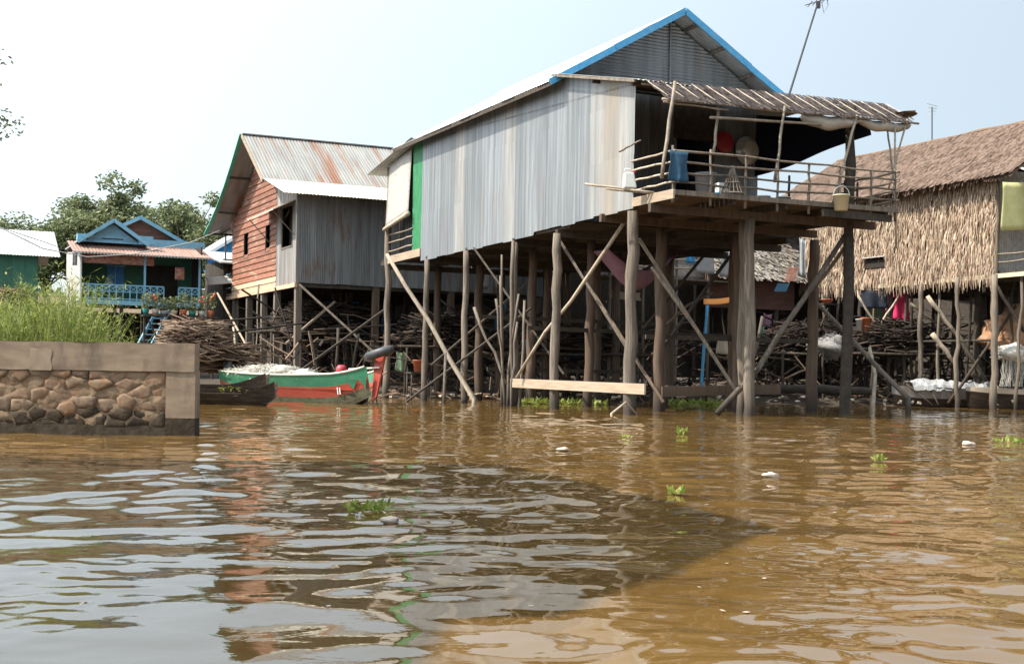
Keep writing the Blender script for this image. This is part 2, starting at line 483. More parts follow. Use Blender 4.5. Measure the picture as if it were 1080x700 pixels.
MT['yellow_tarp'] = mat('yellow_tarp', (0.462, 0.437, 0.193), (0.571, 0.546, 0.277), (3, 3, 3), 0.75, 0, 0.3, 0.0, trans=0.2)
MT['cloth_white'] = mat('cloth_white', (0.220, 0.225, 0.236), (0.304, 0.304, 0.304), (3, 3, 3), 0.85, 0, 0.3, 0.05)
MT['cloth_beige'] = mat('cloth_beige', (0.4, 0.33, 0.25), (0.5, 0.42, 0.33), (3, 3, 3), 0.9, 0, 0.3, 0.05)
MT['cloth_dark'] = mat('cloth_dark', (0.015, 0.018, 0.03), (0.03, 0.035, 0.05), (3, 3, 3), 0.9, 0, 0.3, 0.1)
MT['cloth_mauve'] = mat('cloth_mauve', (0.180, 0.090, 0.120), (0.240, 0.132, 0.168), (3, 3, 3), 0.9, 0, 0.3, 0.05)
MT['pale_green'] = mat('pale_green', (0.28, 0.38, 0.24), (0.4, 0.5, 0.34), (2, 2, 2), 0.7, 0, 0.1, 0.05)
MT['orange_red'] = mat('orange_red', (0.400, 0.096, 0.040), (0.496, 0.160, 0.080), (4, 4, 4), 0.6, 0, 0.1, 0.1)
MT['blue_plastic'] = mat('blue_plastic', (0.02, 0.18, 0.42), (0.04, 0.25, 0.5), (3, 3, 3), 0.45, 0, 0.05, 0.1)
MT['teal_plastic'] = mat('teal_plastic', (0.018, 0.180, 0.168), (0.030, 0.228, 0.204), (3, 3, 3), 0.45, 0, 0.05, 0.1)
MT['dark_inside'] = mat('dark_inside', (0.015, 0.013, 0.010), (0.028, 0.022, 0.018), (2, 2, 2), 0.95, 0, 0.1, 0.1)  # near-black colour standing in for the shade inside openings
MT['black_metal'] = mat('black_metal', (0.03, 0.03, 0.032), (0.06, 0.06, 0.062), (3, 3, 3), 0.5, 0.4, 0.05, 0.0)
MT['flower'] = mat('flower', (0.55, 0.06, 0.06), (0.7, 0.12, 0.1), (6, 6, 6), 0.7, 0, 0, 0.2, island=True)
MT['banner'] = mat('banner', (0.22, 0.06, 0.05), (0.42, 0.27, 0.2), (6, 6, 9), 0.9, 0, 0.1, 0.0, detail=3)
MT['net_grey'] = mat('net_grey', (0.14, 0.13, 0.125), (0.26, 0.25, 0.24), (9, 9, 9), 0.95, 0, 0.8, 0.1, bdist=0.05)
MT['wire'] = mat('wire', (0.3, 0.3, 0.29), (0.45, 0.45, 0.43), (3, 3, 3), 0.6, 0, 0, 0.0)
MT['woven'] = mat('woven', (0.2, 0.18, 0.16), (0.34, 0.31, 0.28), (6, 6, 6), 0.9, 0, 0.4, 0.15)
MT['foam'] = mat('foam', (0.360, 0.288, 0.232), (0.480, 0.400, 0.336), (9, 9, 9), 0.9, 0, 0.4, 0.1)


def water_material():
    m = bpy.data.materials.new('muddy_water')
    m.use_nodes = True
    t = m.node_tree
    N, L = t.nodes, t.links
    b = N['Principled BSDF']
    tc = N.new('ShaderNodeTexCoord')
    nz = N.new('ShaderNodeTexNoise')
    nz.inputs['Scale'].default_value = 0.35
    nz.inputs['Detail'].default_value = 5
    L.new(tc.outputs['Object'], nz.inputs['Vector'])
    rp = N.new('ShaderNodeValToRGB')
    rp.color_ramp.elements[0].position, rp.color_ramp.elements[1].position = 0.3, 0.7
    rp.color_ramp.elements[0].color = (0.100, 0.056, 0.0165, 1)
    rp.color_ramp.elements[1].color = (0.138, 0.080, 0.0245, 1)
    L.new(nz.outputs['Fac'], rp.inputs[0])
    L.new(rp.outputs[0], b.inputs['Base Color'])
    b.inputs['Roughness'].default_value = 0.03
    b.inputs['IOR'].default_value = 1.48
    n2 = N.new('ShaderNodeTexNoise')
    n2.inputs['Scale'].default_value = 7
    n2.inputs['Detail'].default_value = 3
    L.new(tc.outputs['Object'], n2.inputs['Vector'])
    bp = N.new('ShaderNodeBump')
    bp.inputs['Strength'].default_value = 0.06
    bp.inputs['Distance'].default_value = 0.02
    L.new(n2.outputs['Fac'], bp.inputs['Height'])
    L.new(bp.outputs[0], b.inputs['Normal'])
    return m


# ------------------------------------------------------------------ setting: river, bank
def axis(spec):
    out = []
    for a, b, s in spec:
        n = max(1, int(round((b - a) / s)))
        out += [a + (b - a) * i / n for i in range(n)]
    out.append(spec[-1][1])
    return np.array(out)


def waves(X, Y):
    rs = np.random.RandomState(11)

    def band(lam0, lam1, n, slope, spread):
        Z = np.zeros_like(X)
        for i in range(n):
            lam = lam0 * (lam1 / lam0) ** rs.rand()
            th = rs.normal(math.pi / 2 + 0.12, spread)
            k = 2 * math.pi / lam
            Z += slope / k * math.sqrt(2.0 / n) * np.sin(k * (X * math.cos(th) + Y * math.sin(th)) + rs.uniform(0, 6.28))
        return Z

    def mask(sc, lo, hi):                                  # slowly changing patches of calm and chop
        M = np.zeros_like(X)
        for i in range(5):
            a = rs.uniform(0, 6.28)
            k = 2 * math.pi / (sc * rs.uniform(0.7, 1.5))
            M += np.sin(k * (X * math.cos(a) + 0.6 * Y * math.sin(a)) + rs.uniform(0, 6.28))
        return lo + (hi - lo) * np.clip(0.5 + M / 4.5, 0, 1)
    near = np.clip((17 - Y) / 6, 0, 1)
    mid = np.clip((40 - Y) / 14, 0, 1)
    left = np.clip((1.2 - X) / 3.0, 0, 1) * np.clip((11 - Y) / 3, 0, 1)
    Z = band(1.7, 3.2, 8, 0.014, 0.6)
    Z += band(0.7, 1.5, 24, 0.042, 0.9) * mask(5, 0.6, 1.3)
    Z += band(0.34, 0.7, 30, 0.062, 0.95) * mask(3.5, 0.35, 1.35) * (0.35 + 0.65 * mid) * (1 - 0.15 * left)
    Z += band(0.15, 0.33, 28, 0.050, 1.0) * mask(2.5, 0.1, 1.4) * near * (1 - 0.25 * left)
    far = np.clip((Y - 14) / 40, 0, 1)
    return Z * 0.74 * (1 - 0.2 * far)


def build_river():
    xs = axis([(-160, -40, 8), (-40, -22, 0.5), (-22, -7, 0.13), (-7, 7, 0.045), (7, 22, 0.13), (22, 40, 0.5), (40, 160, 8)])
    ys = axis([(-60, 2, 4), (2, 3.6, 0.2), (3.6, 8, 0.03), (8, 14, 0.05), (14, 26, 0.09), (26, 50, 0.15), (50, 70, 0.6), (70, 260, 10)])
    X, Y = np.meshgrid(xs, ys)
    Z = waves(X, Y)
    fade = np.clip((30 - np.abs(X)) / 8, 0, 1) * np.clip((Y - 1.5) / 2, 0, 1) * np.clip((64 - Y) / 8, 0, 1)
    Z *= fade
    nx, ny = len(xs), len(ys)
    co = np.stack([X, Y, Z], -1).reshape(-1, 3)
    idx = np.arange(nx * ny).reshape(ny, nx)
    q = np.stack([idx[:-1, :-1], idx[:-1, 1:], idx[1:, 1:], idx[1:, :-1]], -1).reshape(-1, 4)
    me = bpy.data.meshes.new('river_water')
    me.vertices.add(len(co))
    me.vertices.foreach_set('co', co.ravel())
    me.loops.add(q.size)
    me.loops.foreach_set('vertex_index', q.ravel())
    me.polygons.add(len(q))
    me.polygons.foreach_set('loop_start', np.arange(0, q.size, 4))
    me.polygons.foreach_set('use_smooth', np.ones(len(q), dtype=bool))
    me.update(calc_edges=True)
    me.materials.append(water_material())
    o = bpy.data.objects.new('river_water', me)
    C.objects.link(o)
    kind(o, 'structure')


build_river()


def land(x, y):
    """height of the river bank above the water"""
    def ss(a, b, t):
        t = max(0, min(1, (t - a) / (b - a)))
        return t * t * (3 - 2 * t)
    shore = 52.5 + 1.5 * math.sin(x * 0.35) + 0.05 * x
    z = -0.6 + 1.15 * ss(shore - 3, shore + 5, y) + 1.6 * ss(shore + 6, shore + 40, y)
    edge = -5.5 - (y - 20) * 0.30                      # filled causeway behind the stone wall
    if y > 20.2:
        c = ss(0, 1.6, edge - x) * ss(20.2, 20.5, y)
        z = max(z, -0.6 + c * (1.75 + 0.5 * ss(30, 55, y)))
    z += 0.08 * mnoise.noise(V((x * 0.7, y * 0.7, 0))) + 0.04 * mnoise.noise(V((x * 2.1, y * 2.1, 3)))
    return z


g = MB()
xs = axis([(-200, -45, 12), (-45, 40, 0.6), (40, 200, 12)])
ys = axis([(20.1, 75, 0.6), (75, 120, 5), (120, 600, 60)])
g.v = [(float(x), float(y), land(float(x), float(y))) for y in ys for x in xs]
nx = len(xs)
g.f = [(j * nx + i, j * nx + i + 1, (j + 1) * nx + i + 1, (j + 1) * nx + i) for j in range(len(ys) - 1) for i in range(nx - 1)]
kind(g.build('river_bank', MT['mud'], smooth=True), 'structure')


# ------------------------------------------------------------------ shared builders
def zinc_wall(parent, o, ux, uy, length, lo, hi, m, width=0.8, name='zinc_sheet', pitch=0.076, amp=0.011, special=None, splits=()):
    """a run of single corrugated sheets; lo/hi are functions of distance along ux"""
    o, ux, uy = V(o), V(ux).normalized(), V(uy).normalized()
    nn = ux.cross(uy).normalized()
    s = 0.0
    i = 0
    while s < length - 1e-3:
        wd = min(width, length - s)
        lf = (lambda q, s=s: (lo(s + q) if callable(lo) else lo))
        hf = (lambda q, s=s: (hi(s + q) if callable(hi) else hi))
        levels = [None] + list(splits) + [None]
        tone = rnd(0.80, 1.12)
        for k in range(len(levels) - 1):
            a, b = levels[k], levels[k + 1]
            l2 = lf if a is None else (lambda q, a=a: a - 0.06 + rj)
            rj = rnd(-0.02, 0.02)
            h2 = hf if b is None else (lambda q, b=b: b + 0.06)
            mb = MB()
            off = nn * (0.004 * (i % 2) + 0.012 * k + rnd(0, 0.003))
            e = rnd(-0.025, 0.025) if a is None else 0
            l3 = (lambda q, l2=l2, e=e: l2(q) + e)
            mb.sheet(o + ux * s + off, ux, uy, wd + 0.03, l3, h2, pitch, amp)
            mm = m
            if special and i in special:
                mm = special[i]
            so = mb.build(name, mm, parent, smooth=True)
            so.color = (tone, tone, tone, 1)
        s += wd
        i += 1


def post(parent, x, y, z0, z1, r, m='wood', name='post', lean=(0, 0), wob=0.03):
    mb = MB()
    mb.log((x, y, z0), (x + lean[0], y + lean[1], z1), r * 1.08, r * 0.9, wob * 1.3, 11, 9)
    return mb.build(name, MT[m], parent, smooth=True)


def beam(parent, a, b, w, h, m='wood_dark', name='beam', up=(0, 0, 1)):
    return MB().bar(a, b, w, h, up).build(name, MT[m], parent)


def pole(parent, a, b, r, m='wood', name='brace', wob=0.03, r1=None, seg=5, n=7):
    return MB().log(a, b, r, r1, wob, seg, n).build(name, MT[m], parent, smooth=True)


def cloth(name, mt, parent, a, b, drop, sag=0.1, fold=0.05, nu=14, nv=8, waves_=3.0, bottom=None, cord=0):
    """hanging cloth between two top corners"""
    a, b = V(a), V(b)
    d = (b - a)
    nrm = V((-d.y, d.x, 0)).normalized()
    ph = rnd(0, 6)
    mb = MB()

    def fn(u, v):
        dr = drop if bottom is None else (drop + (bottom - drop) * u)
        p = a + d * u + V((0, 0, -dr * v - sag * math.sin(math.pi * u) * (1 - 0.4 * v)))
        p += nrm * fold * math.sin(u * waves_ * 6.28 + ph) * (0.3 + 0.7 * v)
        p += d.normalized() * 0.03 * math.sin(v * 5 + u * 9)
        return p
    mb.grid(fn, nu, nv)
    o = mb.build(name, MT[mt], parent, smooth=True, solid=0.008)
    if cord:                                               # the line it hangs on
        e = d.normalized() * cord
        MB().tube([a - e + V((0, 0, .12)), a, (a + b) / 2 - V((0, 0, sag)), b, b + e + V((0, 0, .12))], .012, 5).build('clothes_line', MT['wood_dark'], o)
    return o


def stick_heap(name, label, cat, mt, loc, rz, sx, sy, sz, n, ln, r=(0.015, 0.035), group=None):
    mb = MB()
    for _ in range(n):
        t = random.random()
        z = sz * random.random()
        f = 1 - 0.45 * (z / sz) ** 2
        cx, cy = rnd(-sx, sx) * f * 0.55, rnd(-sy, sy) * f
        L_ = ln * rnd(0.5, 1.15)
        an = random.gauss(0, 0.55)
        tl = random.gauss(0, 0.16)
        d = V((math.cos(an), math.sin(an), tl)) * L_ / 2
        c = V((cx, cy, z + 0.03))
        a, b = c - d, c + d
        a.z, b.z = max(a.z, 0.02), max(b.z, 0.02)
        mid = c + V((rnd(-.1, .1), rnd(-.15, .15), rnd(-.08, .12)))
        rr = rnd(*r)
        mb.tube([a, mid, b], [rr, rr * 0.9, rr * 0.6], 5)
    o = mb.build(name, MT[mt], None, smooth=True)
    o.location = loc
    o.rotation_euler = (0, 0, rz)
    tag(o, label, cat, group)
    return o

# ------------------------------------------------------------------ the big zinc house on stilts (local x across, y back, z up from the water)
ROOT_MAIN = V((3.2, 34.6, 0))
mh = thing('stilt_house', 'large grey corrugated zinc house with blue gable trim on tall stilts over the river', 'house', ROOT_MAIN, PHI)


def main_house():
    W_, YB = 8.4, 17.6                                     # width, back end of main roof
    FL = 5.55
    SL = 0.583
    # --- floor: joists and planks
    for i in range(26):
        y = -2.0 + i * 0.22
        MB().box(0.02 + rnd(0, .05), 7.35 + rnd(-.1, .1), y, y + 0.2, 5.78 + rnd(-.004, .004), 5.83).build('deck_plank', MT['wood_brown'], mh)
    for i in range(38):
        y = 3.75 + i * 0.43
        MB().box(0.08, 8.3, y, y + 0.415, 5.60 + rnd(-.004, .004), 5.65).build('floor_plank', MT['wood_dark'], mh)
    for x in (0.12, 1.9, 3.6, 5.3, 7.1):
        beam(mh, (x, -1.98, 5.68), (x, 3.7, 5.68), 0.09, 0.18, 'wood_dark', 'joist')
    for x in (0.15, 2.2, 4.2, 6.2, 8.1):
        beam(mh, (x, 3.75, 5.50), (x, 20.2, 5.50), 0.1, 0.18, 'wood_dark', 'joist')
    for y in (-1.0, 1.6):
        beam(mh, (-0.1, y, 5.47), (7.5, y, 5.47), 0.13, 0.22, 'wood_brown', 'beam')
    for y in (4.4, 7.4, 11.2, 14.9, 19.1):
        beam(mh, (-0.02, y, 5.3), (8.3, y, 5.3), 0.14, 0.22, 'wood_dark', 'beam')
    beam(mh, (0.0, -2.05, 5.76), (7.4, -2.05, 5.80), 0.05, 0.13, 'wood', 'fascia')
    beam(mh, (4.7, -2.12, 5.55), (7.3, -1.9, 5.58), 0.09, 0.2, 'wood_dark', 'fascia')
    beam(mh, (-0.02, -2.05, 5.72), (-0.02, 0.0, 5.72), 0.05, 0.24, 'wood_pale', 'fascia')
    # --- left wall of single sheets
    def top(s):
        return (9.02 + s * (1.0 / 4.4)) if s < 4.4 else 10.08
    zinc_wall(mh, (0.0, 0.0, 0), (0, 1, 0), (0, 0, 1), 15.5, lambda s: FL + (0.0 if s < 2.2 else -0.12 - 0.01 * s + (0.10 if s < 6 else 0)), top,
              MT['zinc'], 0.82, splits=(7.0, 8.5), special={0: MT['zinc_pale'], 1: MT['zinc_rust'], 2: MT['zinc_pale'], 9: MT['zinc_pale'], 14: MT['zinc_pale']})
    for z in (5.9, 7.0, 8.5, 9.8):
        beam(mh, (0.06, 0.1, min(z, 8.95)), (0.06, 15.4, z), 0.06, 0.06, 'wood_dark', 'wall_rail')
    # --- front wall (behind the porch): zinc, dark doorway, zinc
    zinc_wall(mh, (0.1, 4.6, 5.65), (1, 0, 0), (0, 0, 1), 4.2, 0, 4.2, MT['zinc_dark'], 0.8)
    zinc_wall(mh, (5.75, 4.6, 5.65), (1, 0, 0), (0, 0, 1), 1.72, 0, 4.3, MT['zinc'], 0.86)
    MB().box(4.2, 5.8, 4.58, 4.64, 8.6, 9.9).build('door_lintel', MT['wood_dark'], mh)
    MB().box(0.15, 8.3, 9.0, 9.05, 5.65, 9.9).build('darkening_partition', MT['dark_inside'], mh)  # near-black partition added to keep the interior dark
    # right and back walls
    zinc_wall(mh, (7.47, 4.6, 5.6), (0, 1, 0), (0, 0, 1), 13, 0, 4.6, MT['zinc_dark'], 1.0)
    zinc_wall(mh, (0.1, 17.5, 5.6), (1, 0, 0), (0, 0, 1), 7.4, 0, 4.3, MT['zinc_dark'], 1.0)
    # --- main roof, sheet by sheet
    def roof_z(x):
        return 12.5 - abs(x - 4.2) * SL
    n = 16
    wd = (YB - 4.05) / n
    dl = V((-4.68, 0, -4.68 * SL))
    for i in range(n):
        y = 4.05 + i * wd
        MB().sheet((4.2, y, 12.5 + 0.004 * (i % 2)), (0, 1, 0), dl, wd + 0.05, 0, dl.length + rnd(-.04, .04), 0.15, 0.014).build('roof_sheet', MT['zinc_roof'], mh, smooth=True)
        dr = V((4.65, 0, -4.65 * SL))
        MB().sheet((4.2, y + wd + .05, 12.5 + 0.004 * (i % 2)), (0, -1, 0), dr, wd + 0.05, 0, dr.length, 0.15, 0.014).build('roof_sheet', MT['zinc_roof'], mh, smooth=True)
    MB().hexa([(4.0, 4.0, 12.42), (4.4, 4.0, 12.42), (4.4, YB, 12.42), (4.0, YB, 12.42), (4.15, 4.0, 12.56), (4.25, 4.0, 12.56), (4.25, YB, 12.56), (4.15, YB, 12.56)]).build('ridge_cap', MT['zinc_roof'], mh)
    for sx in (-1, 1):                                     # blue barge boards, set on the gable edge
        a = V((4.2, 4.0, 12.47))
        b = V((4.2 + sx * 4.72, 4.0, 12.47 - 4.72 * SL))
        cut = a.lerp(b, .53)
        MB().bar(a, cut, 0.045, 0.20, (0, 0, 1)).build('barge_board', MT['blue_trim'], mh)
        MB().bar(cut + V((0, .012, -.012)), b, 0.045, 0.19, (0, 0, 1)).build('barge_board', MT['blue_trim'], mh)
    for k, t in enumerate((0.12, 0.35, 0.62, 0.85)):
        for sx in (-1, 1):
            x = 4.2 + sx * 4.4 * t
            beam(mh, (x, 4.05, roof_z(x) - 0.09), (x, 17.3, roof_z(x) - 0.09), 0.07, 0.1, 'wood', 'purlin')
    # eave under-board
    beam(mh, (-0.44, 4.1, 9.70), (-0.44, 17.5, 9.70), 0.04, 0.14, 'wood_dark', 'eave_board')
    # gable wall: fine horizontal corrugation, two halves with a cover strip
    for sx in (-1, 1):
        mb = MB().sheet((4.2, 4.88, 10.0), (0, 0, 1), (sx, 0, 0), 2.34, 0.01, lambda q: max(.03, (2.38 - q) / SL), 0.105, 0.016, per=6)
        mb.build('gable_panel', MT['zinc'], mh, True)
    beam(mh, (4.2, 4.84, 10.0), (4.2, 4.84, 12.35), 0.05, 0.03, 'zinc', 'cover_strip')
    # --- lean-to porch roof: zinc from the gable forward, thatch skirt at its front edge
    dz = V((0, -4.95, -1.167))
    nsh = 11
    for i in range(nsh):
        x = -0.3 + i * 0.815
        MB().sheet((x, 4.3, 10.06 + 0.004 * (i % 2)), (1, 0, 0), dz, 0.845, 0, dz.length + rnd(-.05, .05), 0.15, 0.014).build('porch_roof_sheet', MT['zinc_roof'], mh, smooth=True)
    beam(mh, (-0.31, 4.3, 10.0), (-0.31, -0.5, 8.88), 0.04, 0.07, 'wood', 'verge_board')
    for y, z in ((-0.2, 8.87), (2.0, 9.38), (4.2, 9.9)):
        beam(mh, (-0.2, y, z), (8.5, y, z), 0.08, 0.1, 'wood_dark', 'rafter')
    for x in (0.1, 1.8, 3.6, 5.4, 7.2, 8.4):
        beam(mh, (x, 4.3, 9.95), (x, -0.4, 8.85), 0.08, 0.09, 'wood_dark', 'rafter')
    # skirt
    sk = MB()
    for i in range(13):
        y = -0.42 - i * 0.088
        z = 8.98 - i * 0.054
        for j in range(150):
            x = 0.0 + 8.3 * j / 150 + rnd(-.03, .03)
            ww = rnd(0.035, 0.065)
            ln = rnd(0.16, 0.30)
            e = rnd(-.05, .05)
            zz = z + 0.22 * (x / 8.45)
            p = V((x, y, zz + rnd(0, .02)))
            d = V((e * 0.4, -ln, -ln * 0.58 - rnd(0, .035)))
            sk.add([p, p + V((ww, 0, 0)), p + V((ww, 0, 0)) + d, p + d], [(0, 1, 2, 3)])
    kind(sk.build('thatch_skirt', MT['thatch_dark'], mh), 'stuff')
    for i in range(18):
        x = 0.05 + i * 0.49
        zo = 0.22 * x / 8.45
        pole(mh, (x, -0.46, 8.955 + zo), (x + 0.02, -1.56, 8.32 + zo), 0.017, 'bark_pale', 'batten', 0.008, n=5, seg=3)
    pole(mh, (-0.1, -1.55, 8.22), (8.6, -1.55, 8.44), 0.035, 'bamboo', 'eave_pole', 0.03, seg=8)
    pole(mh, (-0.1, -0.5, 8.82), (8.6, -0.5, 9.02), 0.03, 'bamboo', 'eave_pole', 0.03, seg=8)
    MB().blob((8.45, -1.0, 8.75), 0.3, 0.6, 0.07, rough=.4).build('thatch_end', MT['thatch_base'], mh)
    # --- porch posts, poles
    L_ = lambda px, py, Y: to_local(mh, at(px, py, Y))
    for (a, b, Y0, r) in (((698, 188), (712, 86), 32.9, .055), ((752, 162), (759, 108), 33.9, .04), ((817, 192), (828, 112), 34.4, .045), ((879, 214), (904, 122), 35.6, .045),
                          ((945, 262), (944, 135), 36.2, .035), ((937, 200), (957, 126), 36.4, .03), ((943, 190), (936, 136), 36.6, .03)):
        pole(mh, L_(*a, Y0), L_(*b, Y0 + .3), r, 'bamboo', 'porch_pole', 0.02)
    pole(mh, L_(700, 107, 33.3), L_(768, 116, 34), .03, 'bamboo', 'cross_pole', .02)
    pole(mh, L_(749, 124, 33.8), L_(866, 132, 35.3), .04, 'bamboo', 'cross_pole', .02)
    # railings
    zs = (6.02, 6.28, 6.55, 6.82)
    for z in zs:
        pole(mh, (-0.08, -2.02, z), (7.5, -2.0, z + 0.08 + rnd(-.04, .04)), 0.032, 'wood', 'rail', 0.035, seg=9)
        pole(mh, (-0.04, 0.05, z + .02), (-0.04, -2.1, z), 0.03, 'bark_pale', 'rail', 0.02)
        if z < 6.9:
            pole(mh, (7.38, -2.1, z + .07), (7.38, 0.6, z), 0.03, 'bamboo', 'rail', 0.02)
    for x in (0.0, 1.15, 2.25, 3.3, 4.35, 5.4, 6.5, 7.38):
        pole(mh, (x, -1.97, 5.5), (x + rnd(-.03, .03), -1.97, 6.92 + rnd(-.05, .08)), 0.04, 'wood', 'rail_post', 0.015)
    for x in (4.9, 6.9, 7.38):
        pole(mh, (x, -0.4, 5.7), (x, -0.4, 6.8), 0.04, 'wood_dark', 'rail_post', 0.015)
    # --- stilts: outer left row, front row, inner rows
    stilts = [(0, 0, .165, 'wood', 5.5), (0, 4.4, .14, 'wood', 5.3), (0, 11.2, .12, 'wood', 5.3), (0, 14.9, .12, 'wood', 5.3), (0, 19.1, .13, 'wood', 9.3),
              (3.17, -1.0, .15, 'wood', 5.4), (3.45, -0.3, .14, 'wood', 5.4), (6.57, -1.0, .15, 'wood_dark', 8.85), (0.08, 7.4, .13, 'wood', 5.3)]
    for x, y, r, m_, z1 in stilts:
        post(mh, x, y, -0.9, z1, r, m_, 'stilt', (rnd(-.03, .03), rnd(-.03, .03)))
    for x in (2.3, 5.0, 8.0):
        for y in (2.4, 6.4, 10.4, 14.9, 19.1):
            post(mh, x + rnd(-.2, .2), y + rnd(-.3, .3), -0.8, 5.4, .14 + rnd(-.01, .04), 'wood_brown', 'stilt', (rnd(-.08, .08), 0))
    # braces between the stilts (a child each)
    for (a, b, Y0, Y1, w_, h_, m_) in (((588, 250), (664, 372), 39, 37.5, .12, .07, 'wood'),
                                       ((674, 252), (776, 412), 34.9, 35.3, .17, .07, 'wood'),
                                       ((687, 282), (738, 352), 34.6, 34.9, .12, .07, 'wood'),
                                       ((500, 262), (595, 395), 44, 41, .14, .06, 'wood_dark'),
                                       ((770, 270), (700, 365), 40, 38, .16, .06, 'wood_dark'),
                                       ((620, 300), (700, 425), 40, 37, .12, .08, 'wood_brown'),
                                       ((455, 385), (560, 295), 46, 45, .14, .06, 'wood_dark'),
                                       ((420, 430), (560, 325), 45, 43, .13, .06, 'wood_dark'),
                                       ((742, 270), (680, 345), 41, 40, .12, .06, 'wood_dark')):
        MB().bar(L_(*a, Y0), L_(*b, Y1), h_, w_, (0.3, 1, 0.2)).build('brace', MT[m_], mh)
    for (pts, Y0, Y1, r, m_) in (([(660, 232), (640, 262), (602, 318), (575, 350), (545, 398)], 36.5, 40, .06, 'bark_pale'),
                                 ([(756, 436), (800, 388), (822, 352), (850, 312), (894, 244)], 35, 36.6, .09, 'wood'),
                                 ([(700, 345), (725, 322), (752, 308)], 42, 42, .05, 'wood')):
        k = len(pts)
        p3 = [L_(*p, Y0 + (Y1 - Y0) * i / (k - 1)) for i, p in enumerate(pts)]
        MB().tube(p3, [r * (1 - .25 * i / k) for i in range(k)], 7).build('branch_brace', MT[m_], mh, smooth=True)
    for z, y, x0, x1 in ((2.2, 2.5, 2, 8), (2.5, 6.3, 0, 8), (3.0, 10.3, 0, 8), (1.2, 10.4, 0.5, 7.5)):
        beam(mh, (x0, y, z), (x1, y, z + rnd(-.1, .1)), .07, .13, 'wood_dark', 'tie_beam')
    # pale plank nailed outside the left stilts, brown one along the front stilts
    MB().bar((-0.19, 7.05, 0.76), (-0.19, -1.07, 0.70), 0.05, 0.28).build('outer_plank', MT['wood_pale'], mh)
    MB().bar((1.2, 0.3, 0.62), (5.2, 0.25, 0.72), 0.06, 0.28).build('inner_plank', MT['wood_brown'], mh)
    # bundle of crooked poles half way along
    for dx_, dy_, z1, r in ((-.05, 7.2, 5.3, .07), (-.2, 7.35, 4.2, .05), (-.05, 7.55, 3.9, .06), (-.25, 7.0, 2.7, .05), (.1, 7.0, 3.4, .05), (-.12, 7.8, 4.9, .04)):
        pole(mh, (dx_, dy_, -.6), (dx_ + rnd(-.2, .2), dy_ + rnd(-.2, .2), z1), r, 'wood', 'side_pole', .05)
    for a, b, r in (((430, 318), (532, 408), .045), ((523, 315), (531, 400), .04), ((547, 310), (536, 395), .04)):
        if a[0] != 430:
            pole(mh, L_(*a, 41), L_(*b, 41), r, 'wood', 'side_pole', .04)
    pole(mh, L_(500, 324, 41.5), L_(534, 405, 41), .05, 'wood', 'side_pole', .05)
    # --- back lean-to: roof, rolled blind, green sheet, rails
    db = V((0, 5.0, -0.75))
    for i in range(3):
        MB().sheet((-0.45 + i * .84, 15.6, 9.92 + .004 * (i % 2)), (1, 0, 0), db, .86, 0, db.length, .15, .014).build('lean_to_sheet', MT['zinc_roof'], mh, smooth=True)
    zinc_wall(mh, (0.02, 15.5, 0), (0, 1, 0), (0, 0, 1), 0.95, 5.75, lambda s: 9.9 - s * .15, MT['green_sheet'], 0.95, name='green_sheet')
    mb = MB()
    mb.grid(lambda u, v: V((-0.04 - 0.12 * v, 16.5 + 2.45 * u, 9.7 - u * .37 - v * (2.55 - u * .05) )), 8, 10)
    mb.build('rolled_blind', MT['blind'], mh, smooth=True, solid=.02)
    pole(mh, (-.2, 16.4, 7.15), (-.2, 19.1, 6.78), .09, 'bark_pale', 'blind_roll', 0.01)
    for z in (5.95, 6.3, 6.6):
        pole(mh, (0, 16.4, z), (0, 19.2, z - .05), .035, 'bamboo', 'rail', .02)
    MB().bar((-.03, 15.5, 5.6), (-.03, 19.3, 5.55), .05, .3).build('sill_board', MT['wood_pale'], mh)
    MB().box(0.5, 0.55, 15.6, 19.2, 5.7, 9.4).build('back_partition', MT['dark_inside'], mh)  # near-black panel, indoor shade put into its colour


main_house()
LM = lambda px, py, Y: to_local(mh, at(px, py, Y))
WM = lambda x, y, z: ROOT_MAIN + Matrix.Rotation(PHI, 3, 'Z') @ V((x, y, z))     # main-house frame to world


def basin(name, mt, label, loc, R_, depth, rz):
    rot = Matrix.Rotation(rz, 3, 'Z') @ Matrix.Rotation(math.radians(90), 3, 'X')
    mb = MB()
    mb.lathe([(0.0, depth), (R_ * .55, depth), (R_ * .62, depth * .93), (R_ * .80, depth * .4), (R_ * .93, 0.02), (R_, 0), (R_, .02), (R_ * .95, .04), (R_ * .82, depth * .42 + .02), (0, depth - .02)], (0, 0, 0), 24, rot)
    o = mb.build(name, MT[mt], None, smooth=True)
    o.location = loc
    return tag(o, label, 'basin')


basin('basin', 'red_plastic', 'round red plastic basin hung on the porch wall', LM(0, 0, 1) * 0 + WM(6.1, 4.52, 8.62), .36, .10, PHI)
basin('basin', 'steel', 'large dented steel basin hung on the porch wall beside the red one', WM(6.98, 4.50, 8.42), .47, .26, PHI)


def bucket(name, mt, label, cat, p, r, h, handle=True):
    t = thing(name, label, cat, p)
    MB().lathe([(0, 0), (r * .8, 0), (r, h), (r * 1.06, h), (r * 1.06, h - .03), (r * .96, h - .03), (r * .76, .02), (0, .02)], n=18).build('body', MT[mt], t, smooth=True)
    if handle:
        MB().tube([(r * math.cos(a), 0, h + r * 1.1 * math.sin(a)) for a in [math.pi * i / 10 for i in range(11)]], .008, 5).build('handle', MT['wire'], t)
    return t


